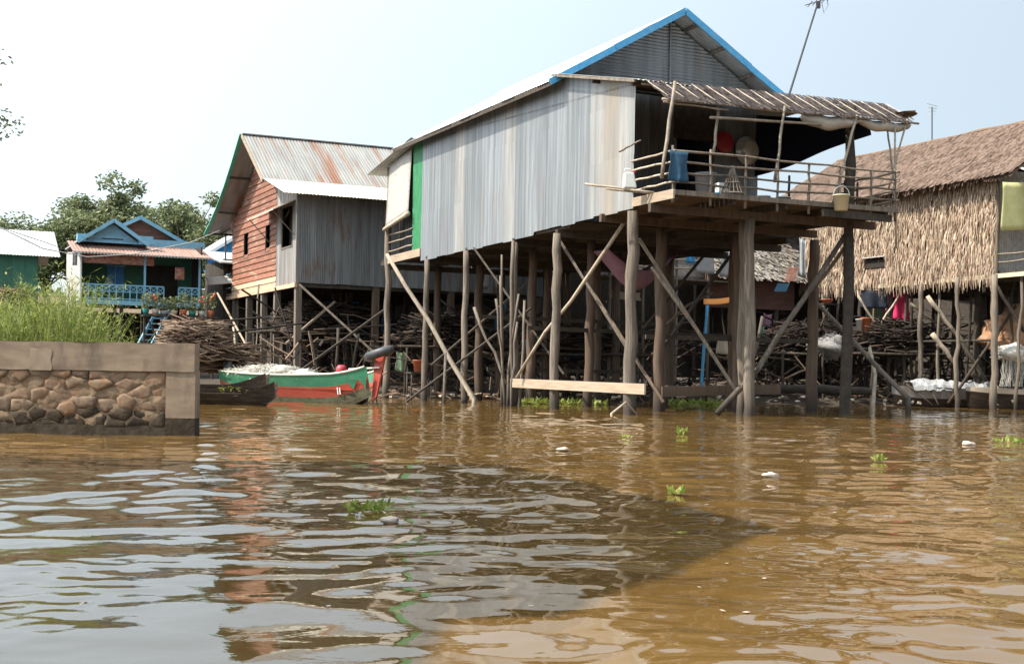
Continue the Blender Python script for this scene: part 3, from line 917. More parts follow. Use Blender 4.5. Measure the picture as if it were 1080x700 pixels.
bucket('bucket', 'cream_plastic', 'cream plastic bucket hanging outside the porch rail', 'bucket', at(887, 222, 34.7), .22, .42)
MB_ = MB()
t = thing('jerrycan', 'white plastic jerrycan hung at the porch corner beside the zinc wall', 'jerrycan', at(664, 199, 33.9), PHI + 1.2)
mb = MB()
mb.hexa([(-.13, -.18, 0), (.13, -.18, 0), (.13, .18, 0), (-.13, .18, 0), (-.12, -.10, .42), (.12, -.10, .42), (.12, .16, .42), (-.12, .16, .42)])
o = mb.build('body', MT['white_plastic'], t)
o.modifiers.new('b', 'BEVEL').width = .03
MB().tube([(0, -.02, .42), (0, -.02, .52), (0, .12, .52), (0, .14, .42)], .02, 6).build('handle', MT['white_plastic'], t, smooth=True)
MB().lathe([(.04, .42), (.04, .48), (0, .48)], (0, -.12, 0), 10).build('cap', MT['red_plastic'], t)
cl = cloth('jeans', 'blue_cloth', None, at(706, 158, 32.6), at(726, 160, 32.7), .78, .02, .04, 10, 8, 1.5)
tag(cl, 'dark blue trousers draped over the porch rail', 'clothing')
cl = cloth('tarpaulin', 'navy_tarp', None, WM(7.3, 5.1, 9.75), WM(8.25, 0.1, 8.85), 2.2, .05, .1, 18, 10, 1.2, bottom=.5)
tag(cl, 'dark navy tarpaulin hung along the open side of the porch', 'tarpaulin')
mb = MB()
mb.grid(lambda u, v: WM(4.4 + 3.9 * u, -1.45 - .12 * math.sin(3.14 * v), 8.33 + .1 * u - v * (.10 + .33 * (abs(math.sin(u * 6.0)) ** .6) * (1 - .5 * u)) - .02 * math.sin(u * 30)), 40, 6)
o = mb.build('awning_cloth', MT['beige_tarp'], None, smooth=True, solid=.008)
tag(o, 'beige cloth sagging under the thatch edge of the porch roof', 'cloth')
for i, (px, py, Yd, r, h, mt, lb) in enumerate(((744, 195, 35.2, .30, .8, 'cloth_white', 'tall grey drum standing on the porch behind the rail'),
                                                (805, 203, 36, .2, .32, 'white_plastic', 'white tub on the porch below the steel basin'),
                                                (826, 207, 36, .2, .30, 'zinc_roof', 'small grey pot at the right of the white tub'))):
    p = at(px, py, Yd)
    p.z = 5.83
    bucket('drum' if i == 0 else 'tub', mt, lb, 'drum' if i == 0 else 'tub', p, r, h, False)
p = at(761, 200, 34.6)
p.z = 5.83
t = thing('detergent_bag', 'small white and light blue box on the porch floor', 'box', p, PHI)
MB().box(-.15, .15, -.1, .1, 0, .2).build('lower_half', MT['blue_plastic'], t)
MB().box(-.149, .149, -.099, .099, .2, .45).build('upper_half', MT['white_plastic'], t)
mb = MB()
for i in range(16):
    a = 6.28 * i / 16
    mb.tube([(.03 * math.cos(a), .03 * math.sin(a), .75), (.12 * math.cos(a), .12 * math.sin(a), .45), (.32 * math.cos(a), .32 * math.sin(a), 0)], .012, 5)
mb.lathe([(.31, 0), (.33, .02), (.31, .04)], n=16)
mb.lathe([(.2, .28), (.215, .3), (.2, .32)], n=16)
o = mb.build('fish_trap', MT['wood'], None)
p = at(772, 205, 33.6)
p.z = 5.84
o.location = p
tag(o, 'cone of thin rods, a fish trap, on the porch by the rail', 'fish trap')
for a, b, lb in (((617, 194), (690, 203), 'upper thin grey pole poking out left of the porch'), ((640, 199), (700, 205), 'shorter thin pole under it poking out left of the porch')):
    o = MB().log(at(*a, 34.2), at(*b, 33.6), .035, .03, .01).build('bamboo_pole', MT['bamboo'], None, True)
    tag(o, lb, 'pole')
o = MB().log(at(653, 160, 33.7), at(676, 148, 33.3), .03, .02, .01).build('stick', MT['wood'], None, True)
tag(o, 'short dark stick jutting up beside the porch corner', 'stick')
MB_ = None
# television aerials
t = thing('television_aerial', 'tall leaning aerial pole rising from the porch roof into the sky', 'aerial', WM(6.2, 1.5, 9.35))
ta, tb = V((0, 0, -.1)), at(863, 2, 38.7) - WM(6.2, 1.5, 9.35)
MB().tube([ta, tb], [.035, .028], 7).build('mast', MT['black_metal'], t)
for k in range(5):
    d = V((.35 - k * .15, 0, .12 - k * .05))
    MB().tube([tb + d + V((0, -.3, 0)), tb + d + V((0, .3, 0))], .012, 5).build('rod', MT['black_metal'], t)
MB().tube([tb + V((-.4, 0, -.12)), tb + V((.45, 0, .15))], .014, 5).build('boom', MT['black_metal'], t)
MB().box(-.06 + tb.x, .06 + tb.x, -.05 + tb.y, .05 + tb.y, -.2 + tb.z, 0 + tb.z).build('junction_box', MT['black_metal'], t)
MB().tube([tb + V((.1, 0, 0)), tb + V((.18, 0, -.35)), tb + V((.3, 0, -.1)), tb + V((.25, 0, .1))], .01, 5).build('loop', MT['black_metal'], t)

# ------------------------------------------------------------------ left neighbour: red plank gable, grey sheet front
lh = thing('plank_house', 'stilt house with red plank gable wall and rust streaked zinc roof', 'house', (-9.04, 53.5, 0), PHI)


def left_house():
    ZB, DP, AP = 4.75, 11.5, 5.8
    RX0, RX1 = -1.0, 12.0
    # --- gable wall of single red planks (x=0 plane, from y=3.3 back), grey boards in front of that
    def wall_top(y):
        if y < 1.94:
            return 8.45 + (y + 0) * .29 + .0
        if y < AP:
            return 9.02 + (y - 1.94) * .655
        return 11.55 - (y - AP) * .655 if y < 9.5 else 9.12 - (y - 9.5) * .3
    rows = 26
    ph = .262
    for k in range(rows):
        z0 = 4.72 + k * ph
        if z0 > 11.4:
            break
        # extent where wall_top > z0+ph/2
        ys_ = [i * .05 for i in range(66, int(DP / .05) + 1) if wall_top(i * .05) > z0 + ph * .6]
        if not ys_:
            continue
        y0, y1 = ys_[0], ys_[-1]
        segs = [(y0, y1)]
        if 6.45 <= z0 <= 7.4:                             # two window openings
            segs = []
            for a, b in ((y0, 4.35), (5.1, 8.3), (9.1, y1)):
                if b > a:
                    segs.append((a, b))
        for a, b in segs:
            sh = rnd(-.004, .004)
            MB().hexa([(-.045 + sh, a, z0 - .03 + rnd(-.012, .012)), (.02 + sh, a, z0 - .03), (.02 + sh, b, z0 - .03), (-.045 + sh, b, z0 - .03 + rnd(-.012, .012)),
                       (-.0 + sh, a, z0 + ph), (.02 + sh, a, z0 + ph), (.02 + sh, b, z0 + ph), (-.0 + sh, b, z0 + ph)]).build(
                'wall_plank', MT['plank_pink'] if k < 2 else MT['red_plank'], lh)
    for a, b in ((4.35, 5.1), (8.3, 9.1)):
        f = MB().box(.2, .24, a, b, 6.45, 7.7).build('window', MT['dark_inside'], lh)
        mb = MB()
        mb.box(-.03, .03, a - .06, a, 6.4, 7.7).box(-.03, .03, b, b + .06, 6.4, 7.7).box(-.04, .03, a - .06, b + .06, 6.34, 6.4).box(-.035, .03, a - .06, b + .06, 7.6, 7.66)
        mb.build('window_frame', MT['wood_brown'], f)
    # grey vertical boards at the corner, with the big window
    y = 0.0
    while y < 3.28:
        wdt = min(rnd(.2, .28), 3.3 - y)
        zt = wall_top(y + wdt / 2)
        openz = [(ZB - .05 + rnd(-.04, .04), zt)]
        if .75 < y + wdt / 2 < 2.45:
            openz = [(ZB - .05 + rnd(-.04, .04), 6.35), (8.05, zt)]
        for a, b in openz:
            MB().box(-.02 + rnd(-.006, .006), .015, y + .006, y + wdt - .006, a, b).build('corner_board', MT['grey_plank'], lh)
        y += wdt
    f = MB().box(.35, .4, .6, 2.6, 6.2, 8.2).build('window', MT['dark_inside'], lh)
    mb = MB()
    mb.box(-.03, .03, .7, .78, 6.3, 8.1).box(-.03, .03, 2.42, 2.5, 6.3, 8.1).box(-.04, .03, .7, 2.5, 6.27, 6.35)
    mb.build('window_frame', MT['wood'], f)
    # flap awning propped over the window
    f = MB().hexa([(-.02, .3, 8.2), (-.02, .3, 8.24), (-.02, 4.6, 8.24), (-.02, 4.6, 8.2), (-1.0, .3, 7.72), (-1.0, .3, 7.76), (-1.0, 4.6, 7.76), (-1.0, 4.6, 7.72)]).build('window_flap', MT['cream_zinc'], lh)
    for yy in (.5, 4.4):
        MB().tube([(-.95, yy, 7.72), (-.02, yy, 6.75)], .022, 5).build('prop', MT['wood'], f)
    # --- grey sheet front
    zinc_wall(lh, (0.0, 0, 0), (1, 0, 0), (0, 0, 1), 11.5, lambda s: ZB - .02 - .01 * s, 8.5, MT['zinc_dark'], 0.82)
    MB().box(-.07, .05, -.03, .04, ZB - .1, 8.45).build('corner_board', MT['grey_plank'], lh)
    for y in (.15, 3.8, 7.6, 11.3):
        beam(lh, (0, y, ZB - .1), (11.5, y, ZB - .1), .14, .22, 'wood_dark', 'beam')
    MB().box(0.1, 11.4, .1, 11.4, ZB + .02, ZB + .08).build('floor', MT['wood_dark'], lh)
    MB().box(0.05, 11.4, 11.42, 11.5, ZB, 9).build('back_wall', MT['wood_dark'], lh)
    MB().box(11.42, 11.5, 0.05, 11.4, ZB, 9).build('side_wall', MT['wood_dark'], lh)
    MB().box(-.12, .0, -0.02, DP + 1.6, ZB - .22, ZB - .05).build('floor_edge_board', MT['plank_pink'], lh)
    # --- roof: front slope, flared eave skirt, back slope; one sheet at a time
    A1, A2, A3, A4 = V((0, AP, 11.75)), V((0, 1.94, 9.2)), V((0, -1.36, 8.22)), V((0, 13.0, 7.7))
    n = 15
    wd = (RX1 - RX0) / n
    for i in range(n):
        x = RX0 + i * wd
        e = .004 * (i % 2)
        d1 = A2 - A1
        MB().sheet(V((x, 0, e)) + A1, (1, 0, 0), d1, wd + .05, -.0, d1.length + .15, .15, .014).build('roof_sheet', MT['rust_roof'], lh, True)
        d2 = A3 - A2
        MB().sheet(V((x, 0, e + .03)) + A2, (1, 0, 0), d2, wd + .05, -.1, d2.length, .15, .014).build('eave_sheet', MT['cream_zinc'], lh, True)
    # back slope curves outwards to its eave
    prof = [(AP, 11.75), (AP + 1.5, 10.7), (AP + 3, 9.75), (AP + 4.5, 8.95), (AP + 6, 8.3), (AP + 7.3, 7.85)]
    for i in range(n):
        x = RX0 + i * wd
        mb = MB()
        for (ya, za), (yb, zb) in zip(prof[:-1], prof[1:]):
            mb.add([(x, ya, za), (x + wd + .03, ya, za), (x + wd + .03, yb, zb), (x, yb, zb)], [(0, 1, 2, 3)])
        mb.build('back_roof_sheet', MT['rust_roof'], lh, True)
    MB().bar(V((RX0, 0, .02)) + A1, V((RX1, 0, .02)) + A1, .25, .05).build('ridge_cap', MT['rust_roof'], lh)
    mb = MB()
    for (ya, za), (yb, zb) in zip(prof[:-1], prof[1:]):
        mb.bar((RX0 - .03, ya, za), (RX0 - .03, yb, zb), .05, .18, (1, 0, 0))
    mb.build('verge_board', MT['green_trim'], lh)
    MB().bar(V((RX0 - .03, 0, -.06)) + A1, V((RX0 - .03, 0, -.06)) + A2, .05, .14).build('verge_board', MT['wood_pale'], lh)
    for yy, zz in ((AP, 11.6), (4.2, 10.55), (2.2, 9.2), (8.2, 10.1), (10.5, 8.7), (12.6, 7.85)):
        beam(lh, (RX0 + .02, yy, zz), (.4, yy, zz), .08, .1, 'wood_dark', 'purlin')
    # --- rear balcony beyond the gable
    for z in (5.1, 5.45, 5.8):
        pole(lh, (-.1, DP, z), (-.1, DP + 1.7, z), .035, 'hazy_blue_wood', 'rail', .01)
    MB().box(-.1, .5, DP, DP + 1.7, ZB, ZB + .06).build('balcony_floor', MT['wood_pale'], lh)
    MB().bar((-.1, DP + 1.1, ZB), (-.1, DP + 1.1, 8), .07, .07).build('balcony_post', MT['zinc'], lh)
    MB().bar((-.3, DP - .6, 8.0), (-.3, DP + 2, 7.85), .06, .1).build('balcony_beam', MT['wood_dark'], lh)
    # --- stilts and braces
    for x in (.1, 3.5, 7, 11):
        for y in (.15, 3.6, 5.6, 8.4, 11.2):
            mb = MB()
            mb.bar((x, y, -.3), (x + rnd(-.05, .05), y, ZB - .1), .26, .26)
            mb.build('stilt', MT['wood_brown' if x > 1 else 'wood'], lh)
    L_ = lambda px, py, Y: to_local(lh, at(px, py, Y))
    for a, b, Y0, Y1, w_, m_ in (((316, 300), (395, 372), 53, 52.6, .24, 'wood'), ((302, 362), (353, 318), 54, 55, .14, 'wood_pale'), ((230, 310), (266, 375), 61, 57, .2, 'wood_pale'),
                                 ((318, 390), (412, 322), 52, 52, .16, 'wood_dark'), ((300, 300), (420, 400), 58, 56, .14, 'wood_dark')):
        MB().bar(L_(*a, Y0), L_(*b, Y1), .08, w_, (0.2, 1, .2)).build('brace', MT[m_], lh)
    pole(lh, L_(246, 345, 57), L_(251, 380, 56), .05, 'bark_pale', 'prop', .03)
    pole(lh, L_(273, 300, 57), L_(270, 378, 55), .04, 'wood', 'prop', .03)


left_house()

# ------------------------------------------------------------------ right neighbour: palm-thatch wall and roof
rh = thing('thatched_house', 'stilt house with shaggy palm leaf wall and brown thatched roof', 'house', (18.1, 48.0, 0), PHI)


def right_house():
    ZB, ZT, YB = 5.0, 8.85, 11.4
    L_ = lambda px, py, Y: to_local(rh, at(px, py, Y))
    HW = 4.5
    # wall core and leaves
    o = MB().box(.03, .1, 0, YB, ZB + .25, ZT + .1).build('wall_core', MT['thatch_base'], rh)
    win = (5.9, 7.15, 5.75, 6.2)
    mb = MB()
    rows = 30
    for k in range(rows):
        z = ZT + .15 - (ZT - ZB - .1) * k / (rows - 1)
        for j in range(290):
            y = YB * (j + random.random()) / 290
            ww = rnd(.02, .05)
            ln = rnd(.38, .8)
            if win[0] - .03 < y < win[1] + .03 and win[2] < z < win[3] + .5:
                if z > win[3] + .15:
                    ln = min(ln, z - win[3])
                else:
                    continue
            o1 = rnd(.01, .06)
            o2 = o1 + rnd(.0, .13)
            dy = rnd(-.07, .07)
            zz = z + rnd(-.08, .08)
            tw = rnd(-.03, .03)
            p = V((-o1, y, zz))
            q = V((-o2, y + dy * .5, zz - ln * .55))
            r = V((-o2 + rnd(-.03, .06), y + dy, zz - ln))
            s1 = V((tw, ww, 0))
            s2 = V((tw * 1.5, ww * .9, 0))
            mb.add([p, p + s1, q + s2, q, r + s2 * .35, r], [(0, 1, 2, 3), (3, 2, 4, 5)])
    kind(mb.build('palm_leaf_cladding', MT['thatch'], rh), 'stuff')
    f = MB().box(-.02, .06, win[0], win[1], win[2], win[3]).build('window', MT['dark_inside'], rh)
    MB().hexa([(-.03, win[0], win[3]), (-.03, win[1], win[3]), (-.03, win[1], win[3] + .03), (-.03, win[0], win[3] + .03),
               (-.2, win[0] - .05, win[3] - .04), (-.2, win[1] + .05, win[3] - .04), (-.2, win[1] + .05, win[3] - .01), (-.2, win[0] - .05, win[3] - .01)]).build('flap', MT['whitewash'], f)
    # roof
    dx = HW + .55
    sl = (11.7 - 8.72) / dx
    for sx in (-1, 1):
        x1 = HW + sx * dx
        MB().hexa([(HW, -1.2, 11.52), (x1, -1.2, 8.6), (x1, YB + 3.1, 8.6), (HW, YB + 3.1, 11.52),
                   (HW, -1.2, 11.66), (x1, -1.2, 8.7), (x1, YB + 3.1, 8.7), (HW, YB + 3.1, 11.66)]).build('roof_core', MT['thatch_base'], rh)
    mb = MB()
    rows = 60
    for k in range(rows):
        t = k / (rows - 1)
        for j in range(230):
            y = -1.3 + (YB + 4.5) * (j + random.random()) / 230
            x = HW - dx * t + rnd(-.04, .04)
            z = 11.74 - sl * dx * t + .06 * mnoise.noise(V((y * .5, t * 4, 2))) + rnd(0, .02)
            ln = rnd(.15, .3)
            ww = rnd(.06, .12)
            d = V((-ln, rnd(-.03, .03), -ln * sl - rnd(-.01, .05)))
            p = V((x, y, z))
            mb.add([p, p + V((0, ww, 0)), p + V((0, ww * .9, 0)) + d, p + d], [(0, 1, 2, 3)])
    for j in range(500):                                   # ragged eave fringe
        y = -1.3 + (YB + 4.5) * random.random()
        p = V((HW - dx + rnd(-.05, .05), y, 8.72 + rnd(-.05, .02)))
        ln = rnd(.1, .28)
        ww = rnd(.03, .07)
        mb.add([p, p + V((0, ww, 0)), p + V((-ln * .4, ww * .7, -ln)), p + V((-ln * .4, 0, -ln))], [(0, 1, 2, 3)])
    kind(mb.build('roof_thatch', MT['thatch_roof'], rh), 'stuff')
    pole(rh, (HW, -1.3, 11.72), (HW, YB + 3.1, 11.72), .09, 'thatch_base', 'ridge_roll', .03, seg=12)
    # far gable end, interior back
    MB().add([(0, YB, ZB), (2 * HW, YB, ZB), (2 * HW, YB, ZT), (HW, YB, 11.5), (0, YB, ZT)], [(0, 1, 2, 3, 4)]).build('gable_wall', MT['thatch_base'], rh, solid=.05)
    MB().box(2 * HW - .05, 2 * HW, 0, YB, ZB, ZT).build('far_wall', MT['thatch_base'], rh)
    for i in range(int((YB + 2) / .45)):
        MB().box(.05, 2 * HW, -2.2 + i * .45, -2.2 + i * .45 + .43, ZB + .1 + rnd(-.005, .005), ZB + .16).build('floor_plank', MT['wood_dark'], rh)
    for y in (-2.1, 0, 3.4, 6.8, 10.2):
        beam(rh, (-.1, y, ZB - .05), (2 * HW, y, ZB - .05), .13, .2, 'wood_dark')
    beam(rh, (-.06, -2.2, ZB + .0), (-.06, 6.5, ZB - .05), .06, .16, 'cream_plastic', 'floor_edge_board')
    # front porch wall, woven, with rails
    zinc_wall(rh, (.1, .02, ZB + .2), (1, 0, 0), (0, 0, 1), 8.5, 0, 3.8, MT['woven'], .9, name='woven_panel', pitch=.12)
    for x in (.0, 1.2, 2.4):
        post(rh, x, -2.1, ZB, 8.9, .07, 'wood', 'porch_post')
    post(rh, 0, 0, -.6, 8.9, .09, 'wood', 'corner_post')
    for z in (5.5, 5.8):
        pole(rh, (0, -2.1, z), (3.5, -2.1, z), .035, 'bamboo', 'rail', .02)
        pole(rh, (0, -2.1, z), (0, 0, z), .035, 'bamboo', 'rail', .02)
    MB().hexa([(-.4, -2.7, 8.35), (4, -2.7, 8.35), (4, -1, 8.9), (-.2, -1, 8.9), (-.4, -2.7, 8.42), (4, -2.7, 8.42), (4, -1, 8.97), (-.2, -1, 8.97)]).build('porch_roof', MT['whitewash'], rh)
    # stilts and braces
    for px, Yd, r, m_ in ((1047, 47.3, .12, 'wood'), (1030, 50.5, .15, 'wood_dark'), (1009, 49.0, .09, 'wood'), (970, 51.5, .11, 'wood'), (953, 53, .07, 'wood'), (936, 54.5, .07, 'wood'), (905, 55, .1, 'wood_dark'), (868, 57, .1, 'wood_dark')):
        p = L_(px, 420, Yd)
        post(rh, p.x, p.y, -.7, ZB, r, m_, 'stilt', (rnd(-.05, .05), 0), .05)
    for px, Yd in ((884, 55.5), (921, 54), (962, 52.6), (990, 51.2), (1018, 50.2), (1064, 49), (1072, 47)):
        p = L_(px, 420, Yd)
        pole(rh, (p.x, p.y, -.6), (p.x + rnd(-.2, .2), p.y, ZB), rnd(.045, .075), random.choice(('wood', 'wood_dark')), 'thin_stilt', .07)
    for x in (2.5, 5, 8):
        for y in (1, 4.5, 8, 11.5):
            post(rh, x + rnd(-.3, .3), y, -.5, ZB, .12, 'wood_dark', 'stilt')
    for a, b, Y0, r, m_ in (((978, 312), (1008, 352), 50, .09, 'bark_pale'), ((1008, 350), (1040, 402), 50, .1, 'wood'), ((983, 352), (1006, 382), 50, .1, 'bark_pale'), ((1050, 300), (1080, 350), 48, .08, 'wood_dark'),
                            ((905, 312), (926, 347), 53, .05, 'bark_pale'), ((926, 347), (950, 308), 53, .05, 'bark_pale'), ((1000, 425), (1072, 322), 49.5, .06, 'wood_dark'), ((960, 320), (985, 340), 52, .06, 'wood'),
                            ((1045, 300), (1046, 350), 49, .06, 'wood_pale')):
        pole(rh, L_(*a, Y0), L_(*b, Y0), r, m_, 'brace', .04)
    for z, y in ((2.6, 3), (2.2, 7), (3.0, 10)):
        pole(rh, (0, y - 3, z), (0.2, y + 3, z), .05, 'wood_dark', 'tie_pole', .03)


right_house()
cl = cloth('yellow_tarpaulin', 'yellow_tarp', None, at(1058, 192, 46.3), at(1100, 190, 47.2), 1.75, .05, .06, 14, 8, 1.2)
tag(cl, 'pale yellow tarpaulin hung across the thatched house porch', 'tarpaulin')
t = thing('television_aerial', 'small distant aerial standing above the brown thatched roof', 'aerial', (rh.location.x + 1, 62, 9))
p0 = at(984, 165, 62) - V(t.location)
p1 = at(983, 113, 62) - V(t.location)
MB().tube([p0 - V((0, 0, 3)), p1], .03, 6).build('mast', MT['black_metal'], t)
for k in range(4):
    MB().tube([p1 + V((-.35 + k * .1, -.3 + k * .15, .1 - .15 * k)), p1 + V((.35 - k * .08, .3 - k * .15, .1 - .15 * k))], .016, 5).build('rod', MT['wire'], t)

# ------------------------------------------------------------------ stone wall in the left foreground
sw = thing('stone_wall', 'low retaining wall of rough stones with a concrete cap at the water edge', 'wall', (-4.93, 19.9, 0))


def stone_wall():
    LW, TH = 8.6, .28                                      # runs to the left (negative x)
    # concrete cap band (real block with uneven edge)
    mb = MB()
    n = 60

    def cap(u, v):
        x = -LW * u
        e = .012 * mnoise.noise(V((x * 2, v * 3, 0))) + .006 * mnoise.noise(V((x * 9, v * 7, 2)))
        return V((x, -.035 + e, 1.0 + .44 * v + .012 * mnoise.noise(V((x * 3, 5, v)))))
    mb.grid(cap, n, 6)
    mb.grid(lambda u, v: V((-LW * u, -.035 + (TH + .04) * v, 1.44 + .012 * mnoise.noise(V((-LW * u * 3, 5, 1))))), n, 3)
    mb.grid(lambda u, v: V((0.0, -.035 + (TH + .04) * u, 1.0 + .44 * v)), 2, 2)
    mb.grid(lambda u, v: V((-LW * u, -.035 + .06 * v, 1.0 + .012 * mnoise.noise(V((-LW * u * 3, 5, 0))))), n, 1)
    mb.build('cap', MT['concrete'], sw, True)
    MB().grid(lambda u, v: V((-.44 - (LW - .44) * u, .002 + .03 * mnoise.noise(V((u * 46, v * 7, 3))) + .01 * mnoise.noise(V((u * 150, v * 22, 3))), .05 + .96 * v)), 260, 34).build('mortar', MT['mortar'], sw, True)
    MB().box(-LW, -.02, .06, TH, -.8, 1.01).build('core', MT['mortar'], sw)
    mb = MB()                                              # plain concrete pier at the free end
    mb.box(-.44, .012, -.02, TH + .01, .28, 1.02)
    mb.build('end_pier', MT['concrete'], sw)
    MB().box(-.44, .013, -.022, TH + .012, -.8, .279).build('end_pier_foot', MT['wet_stone'], sw)
    mb = MB()
    mb.grid(lambda u, v: V((-2.56 + .34 * u + .012 * math.sin(v * 9), -.043, .99 + .34 * v + .012 * math.sin(u * 11) * v)), 8, 8)
    mb.build('plaster_patch', MT['plaster'], sw, True)
    # foot of the wall, dark and wet
    MB().grid(lambda u, v: V((-.44 - (LW - .44) * u, -.01 - .06 * (1 - v) + .02 * mnoise.noise(V((u * 30, v * 3, 0))), -.5 + .66 * v)), 60, 4).build('wet_foot', MT['wet_stone'], sw, True)
    # rubble stones: cells of an uneven pattern, one object each, proud of recessed mortar
    random.seed(3)
    seeds = []
    tries = 0
    while len(seeds) < 150 and tries < 9000:
        tries += 1
        x, zz = -.5 - (LW - .5) * random.random(), rnd(.17, .98)
        need = rnd(.15, .36)
        if all(((x - q[0]) * .72) ** 2 + ((zz - q[1]) * 1.25) ** 2 > need * need for q in seeds):
            seeds.append((x, zz, 0))
    lo, hi = .13, 1.0
    for i, (sx_, sz_, r_i) in enumerate(seeds):
        poly = [(sx_ - .6, lo), (sx_ + .6, lo), (sx_ + .6, hi), (sx_ - .6, hi)]
        poly = [(min(px_, -.455), pz_) for px_, pz_ in poly]
        for j, (tx, tz, _) in enumerate(seeds):
            if j == i or abs(tx - sx_) > 1.4:
                continue
            nx_, nz_ = (tx - sx_) * .6, (tz - sz_) * 1.4
            mx_, mz_ = (tx + sx_) / 2, (tz + sz_) / 2
            out = []
            for k in range(len(poly)):
                p, q = poly[k], poly[(k + 1) % len(poly)]
                dp = (p[0] - mx_) * nx_ + (p[1] - mz_) * nz_
                dq = (q[0] - mx_) * nx_ + (q[1] - mz_) * nz_
                if dp <= 0:
                    out.append(p)
                if dp * dq < 0:
                    t_ = dp / (dp - dq)
                    out.append((p[0] + (q[0] - p[0]) * t_, p[1] + (q[1] - p[1]) * t_))
            poly = out
            if len(poly) < 3:
                break
        if len(poly) < 3:
            continue
        cx = sum(p[0] for p in poly) / len(poly)
        cz = sum(p[1] for p in poly) / len(poly)
        fine = []                                          # break every edge so the outline is rough
        for k in range(len(poly)):
            p, q = poly[k], poly[(k + 1) % len(poly)]
            fine.append(p)
            if math.hypot(p[0] - q[0], p[1] - q[1]) > .12:
                fine.append(((p[0] + q[0]) / 2 + rnd(-.012, .012), (p[1] + q[1]) / 2 + rnd(-.012, .012)))
        npt = len(fine)
        d0 = rnd(-.012, .022)
        tilt, tiltx = rnd(-.09, .09), rnd(-.07, .07)
        rings = []
        for sc_, dep in ((.98, .06), (.97, .012), (.90, -.010), (.6, -.014)):
            ring = []
            for px_, pz_ in fine:
                jx, jz = cx + (px_ - cx) * sc_ * rnd(.97, 1.02), cz + (pz_ - cz) * sc_ * rnd(.97, 1.02)
                y_ = dep if dep > .01 else dep + d0 + tilt * (jz - cz) + tiltx * (jx - cx) + rnd(-.004, .004)
                ring.append(V((jx, y_, jz)))
            rings.append(ring)
        vs_ = [p for r_ in rings for p in r_] + [V((cx, -.027 + d0, cz))]
        fs = []
        for r_ in range(3):
            for k in range(npt):
                k2 = (k + 1) % npt
                fs.append((r_ * npt + k2, r_ * npt + k, (r_ + 1) * npt + k, (r_ + 1) * npt + k2))
        for k in range(npt):
            fs.append((3 * npt + (k + 1) % npt, 3 * npt + k, 4 * npt))
        MB().add(vs_, fs).build('stone', MT['wet_stone'] if cz < .40 else MT['stone'], sw, True)


stone_wall()


# ------------------------------------------------------------------ plants
def leaf_quad(mb, p, d, w_, up=V((0, 0, 1))):
    s = d.cross(up)
    if s.length < 1e-4:
        s = V((1, 0, 0))
    s = s.normalized() * w_ / 2
    mb.add([p, p + d * .5 - s, p + d, p + d * .5 + s], [(0, 1, 2, 3)])


def rdir(zmin=-1, zmax=1):
    z = rnd(zmin, zmax)
    a = rnd(0, 6.2832)
    r = math.sqrt(max(0, 1 - z * z))
    return V((r * math.cos(a), r * math.sin(a), z))


gm = MB()
for _ in range(4200):
    x, y = rnd(-15.5, -5.8), rnd(20.7, 29)
    edge = -5.9 - (y - 20) * .30
    if x > edge:
        continue
    # clumps are higher towards the left end of the bank
    f = .62 + .5 * (mnoise.noise(V((x * .6, y * .5, 1))) + .3)
    lim = 1.0 if x < -6.9 else max(.25, (edge - x + .2) / 1.2)
    hgt = max(.45, min(1.75, f * 1.65)) * min(1, lim) * rnd(.5, 1.22)
    base = V((x, y, land(x, y) - .05))
    lean = rdir(-.2, .2) * hgt * rnd(.15, .55)
    tip = base + V((lean.x, lean.y, hgt))
    mid = base.lerp(tip, .55) + V((-lean.x * .12, -lean.y * .12, hgt * .06))
    s = V((.006, 0, 0))
    gm.add([base - s, base + s, mid + s, mid - s, tip], [(0, 1, 2, 3), (3, 2, 4)])
    for k in range(random.randint(7, 13)):
        t = rnd(.25, 1)
        p = (base.lerp(mid, t / .55) if t < .55 else mid.lerp(tip, (t - .55) / .45))
        d = rdir(-.3, .7) * rnd(.10, .26)
        leaf_quad(gm, p, d, rnd(.012, .035))
o = gm.build('riverside_grass', MT['leaf_bright'])
kind(o, 'stuff')
tag(o, 'bright green feathery grass and weeds growing behind the stone wall', 'grass')


def tree(name, label, loc, h, crown, n, ls, mt='leaf', trunk_r=.22, group=None, lobes=None, seed=1):
    """crown: (rx, ry, rz, centre z)"""
    random.seed(seed)
    t = thing(name, label, 'tree', loc, 0, group)
    rx, ry, rz, cz = crown
    tb, lb = MB(), MB()
    top = V((rnd(-.3, .3), rnd(-.3, .3), cz))
    pts = [V((0, 0, -.4)), V((rnd(-.1, .1), 0, cz * .3)), V((rnd(-.2, .2), rnd(-.2, .2), cz * .7)), top]
    tb.tube(pts, [trunk_r * 1.2, trunk_r, trunk_r * .7, trunk_r * .35], 8)
    clumps = []
    for k in range(lobes or 44):
        d = rdir(-.45, 1)
        q = rnd(.3, 1.0) ** .8
        c = V((d.x * rx * q, d.y * ry * q, cz + d.z * rz * q))
        clumps.append((c, rnd(.2, .36) * (rx + rz) / 2))
        a = pts[1].lerp(top, rnd(.3, 1))
        m_ = a.lerp(c, .5) + V((0, 0, rnd(-.1, .3)))
        tb.tube([a, m_, c], [trunk_r * .35, trunk_r * .22, trunk_r * .08], 5)
    for c, r in clumps:
        for _ in range(n // len(clumps)):
            d = rdir()
            p = c + V((d.x, d.y, d.z * .7)) * r * (random.random() ** .4)
            leaf_quad(lb, p, rdir(-.8, .6) * ls * rnd(.6, 1.3), ls * rnd(.35, .6), rdir())
    tb.build('trunk', MT['bark'], t, True)
    lb.build('crown', MT[mt], t)
    random.seed(seed + 100)
    return t


def on_land(px, Y, dz=0):
    p = at(px, 380, Y)
    p.z = land(p.x, p.y) + dz
    return p


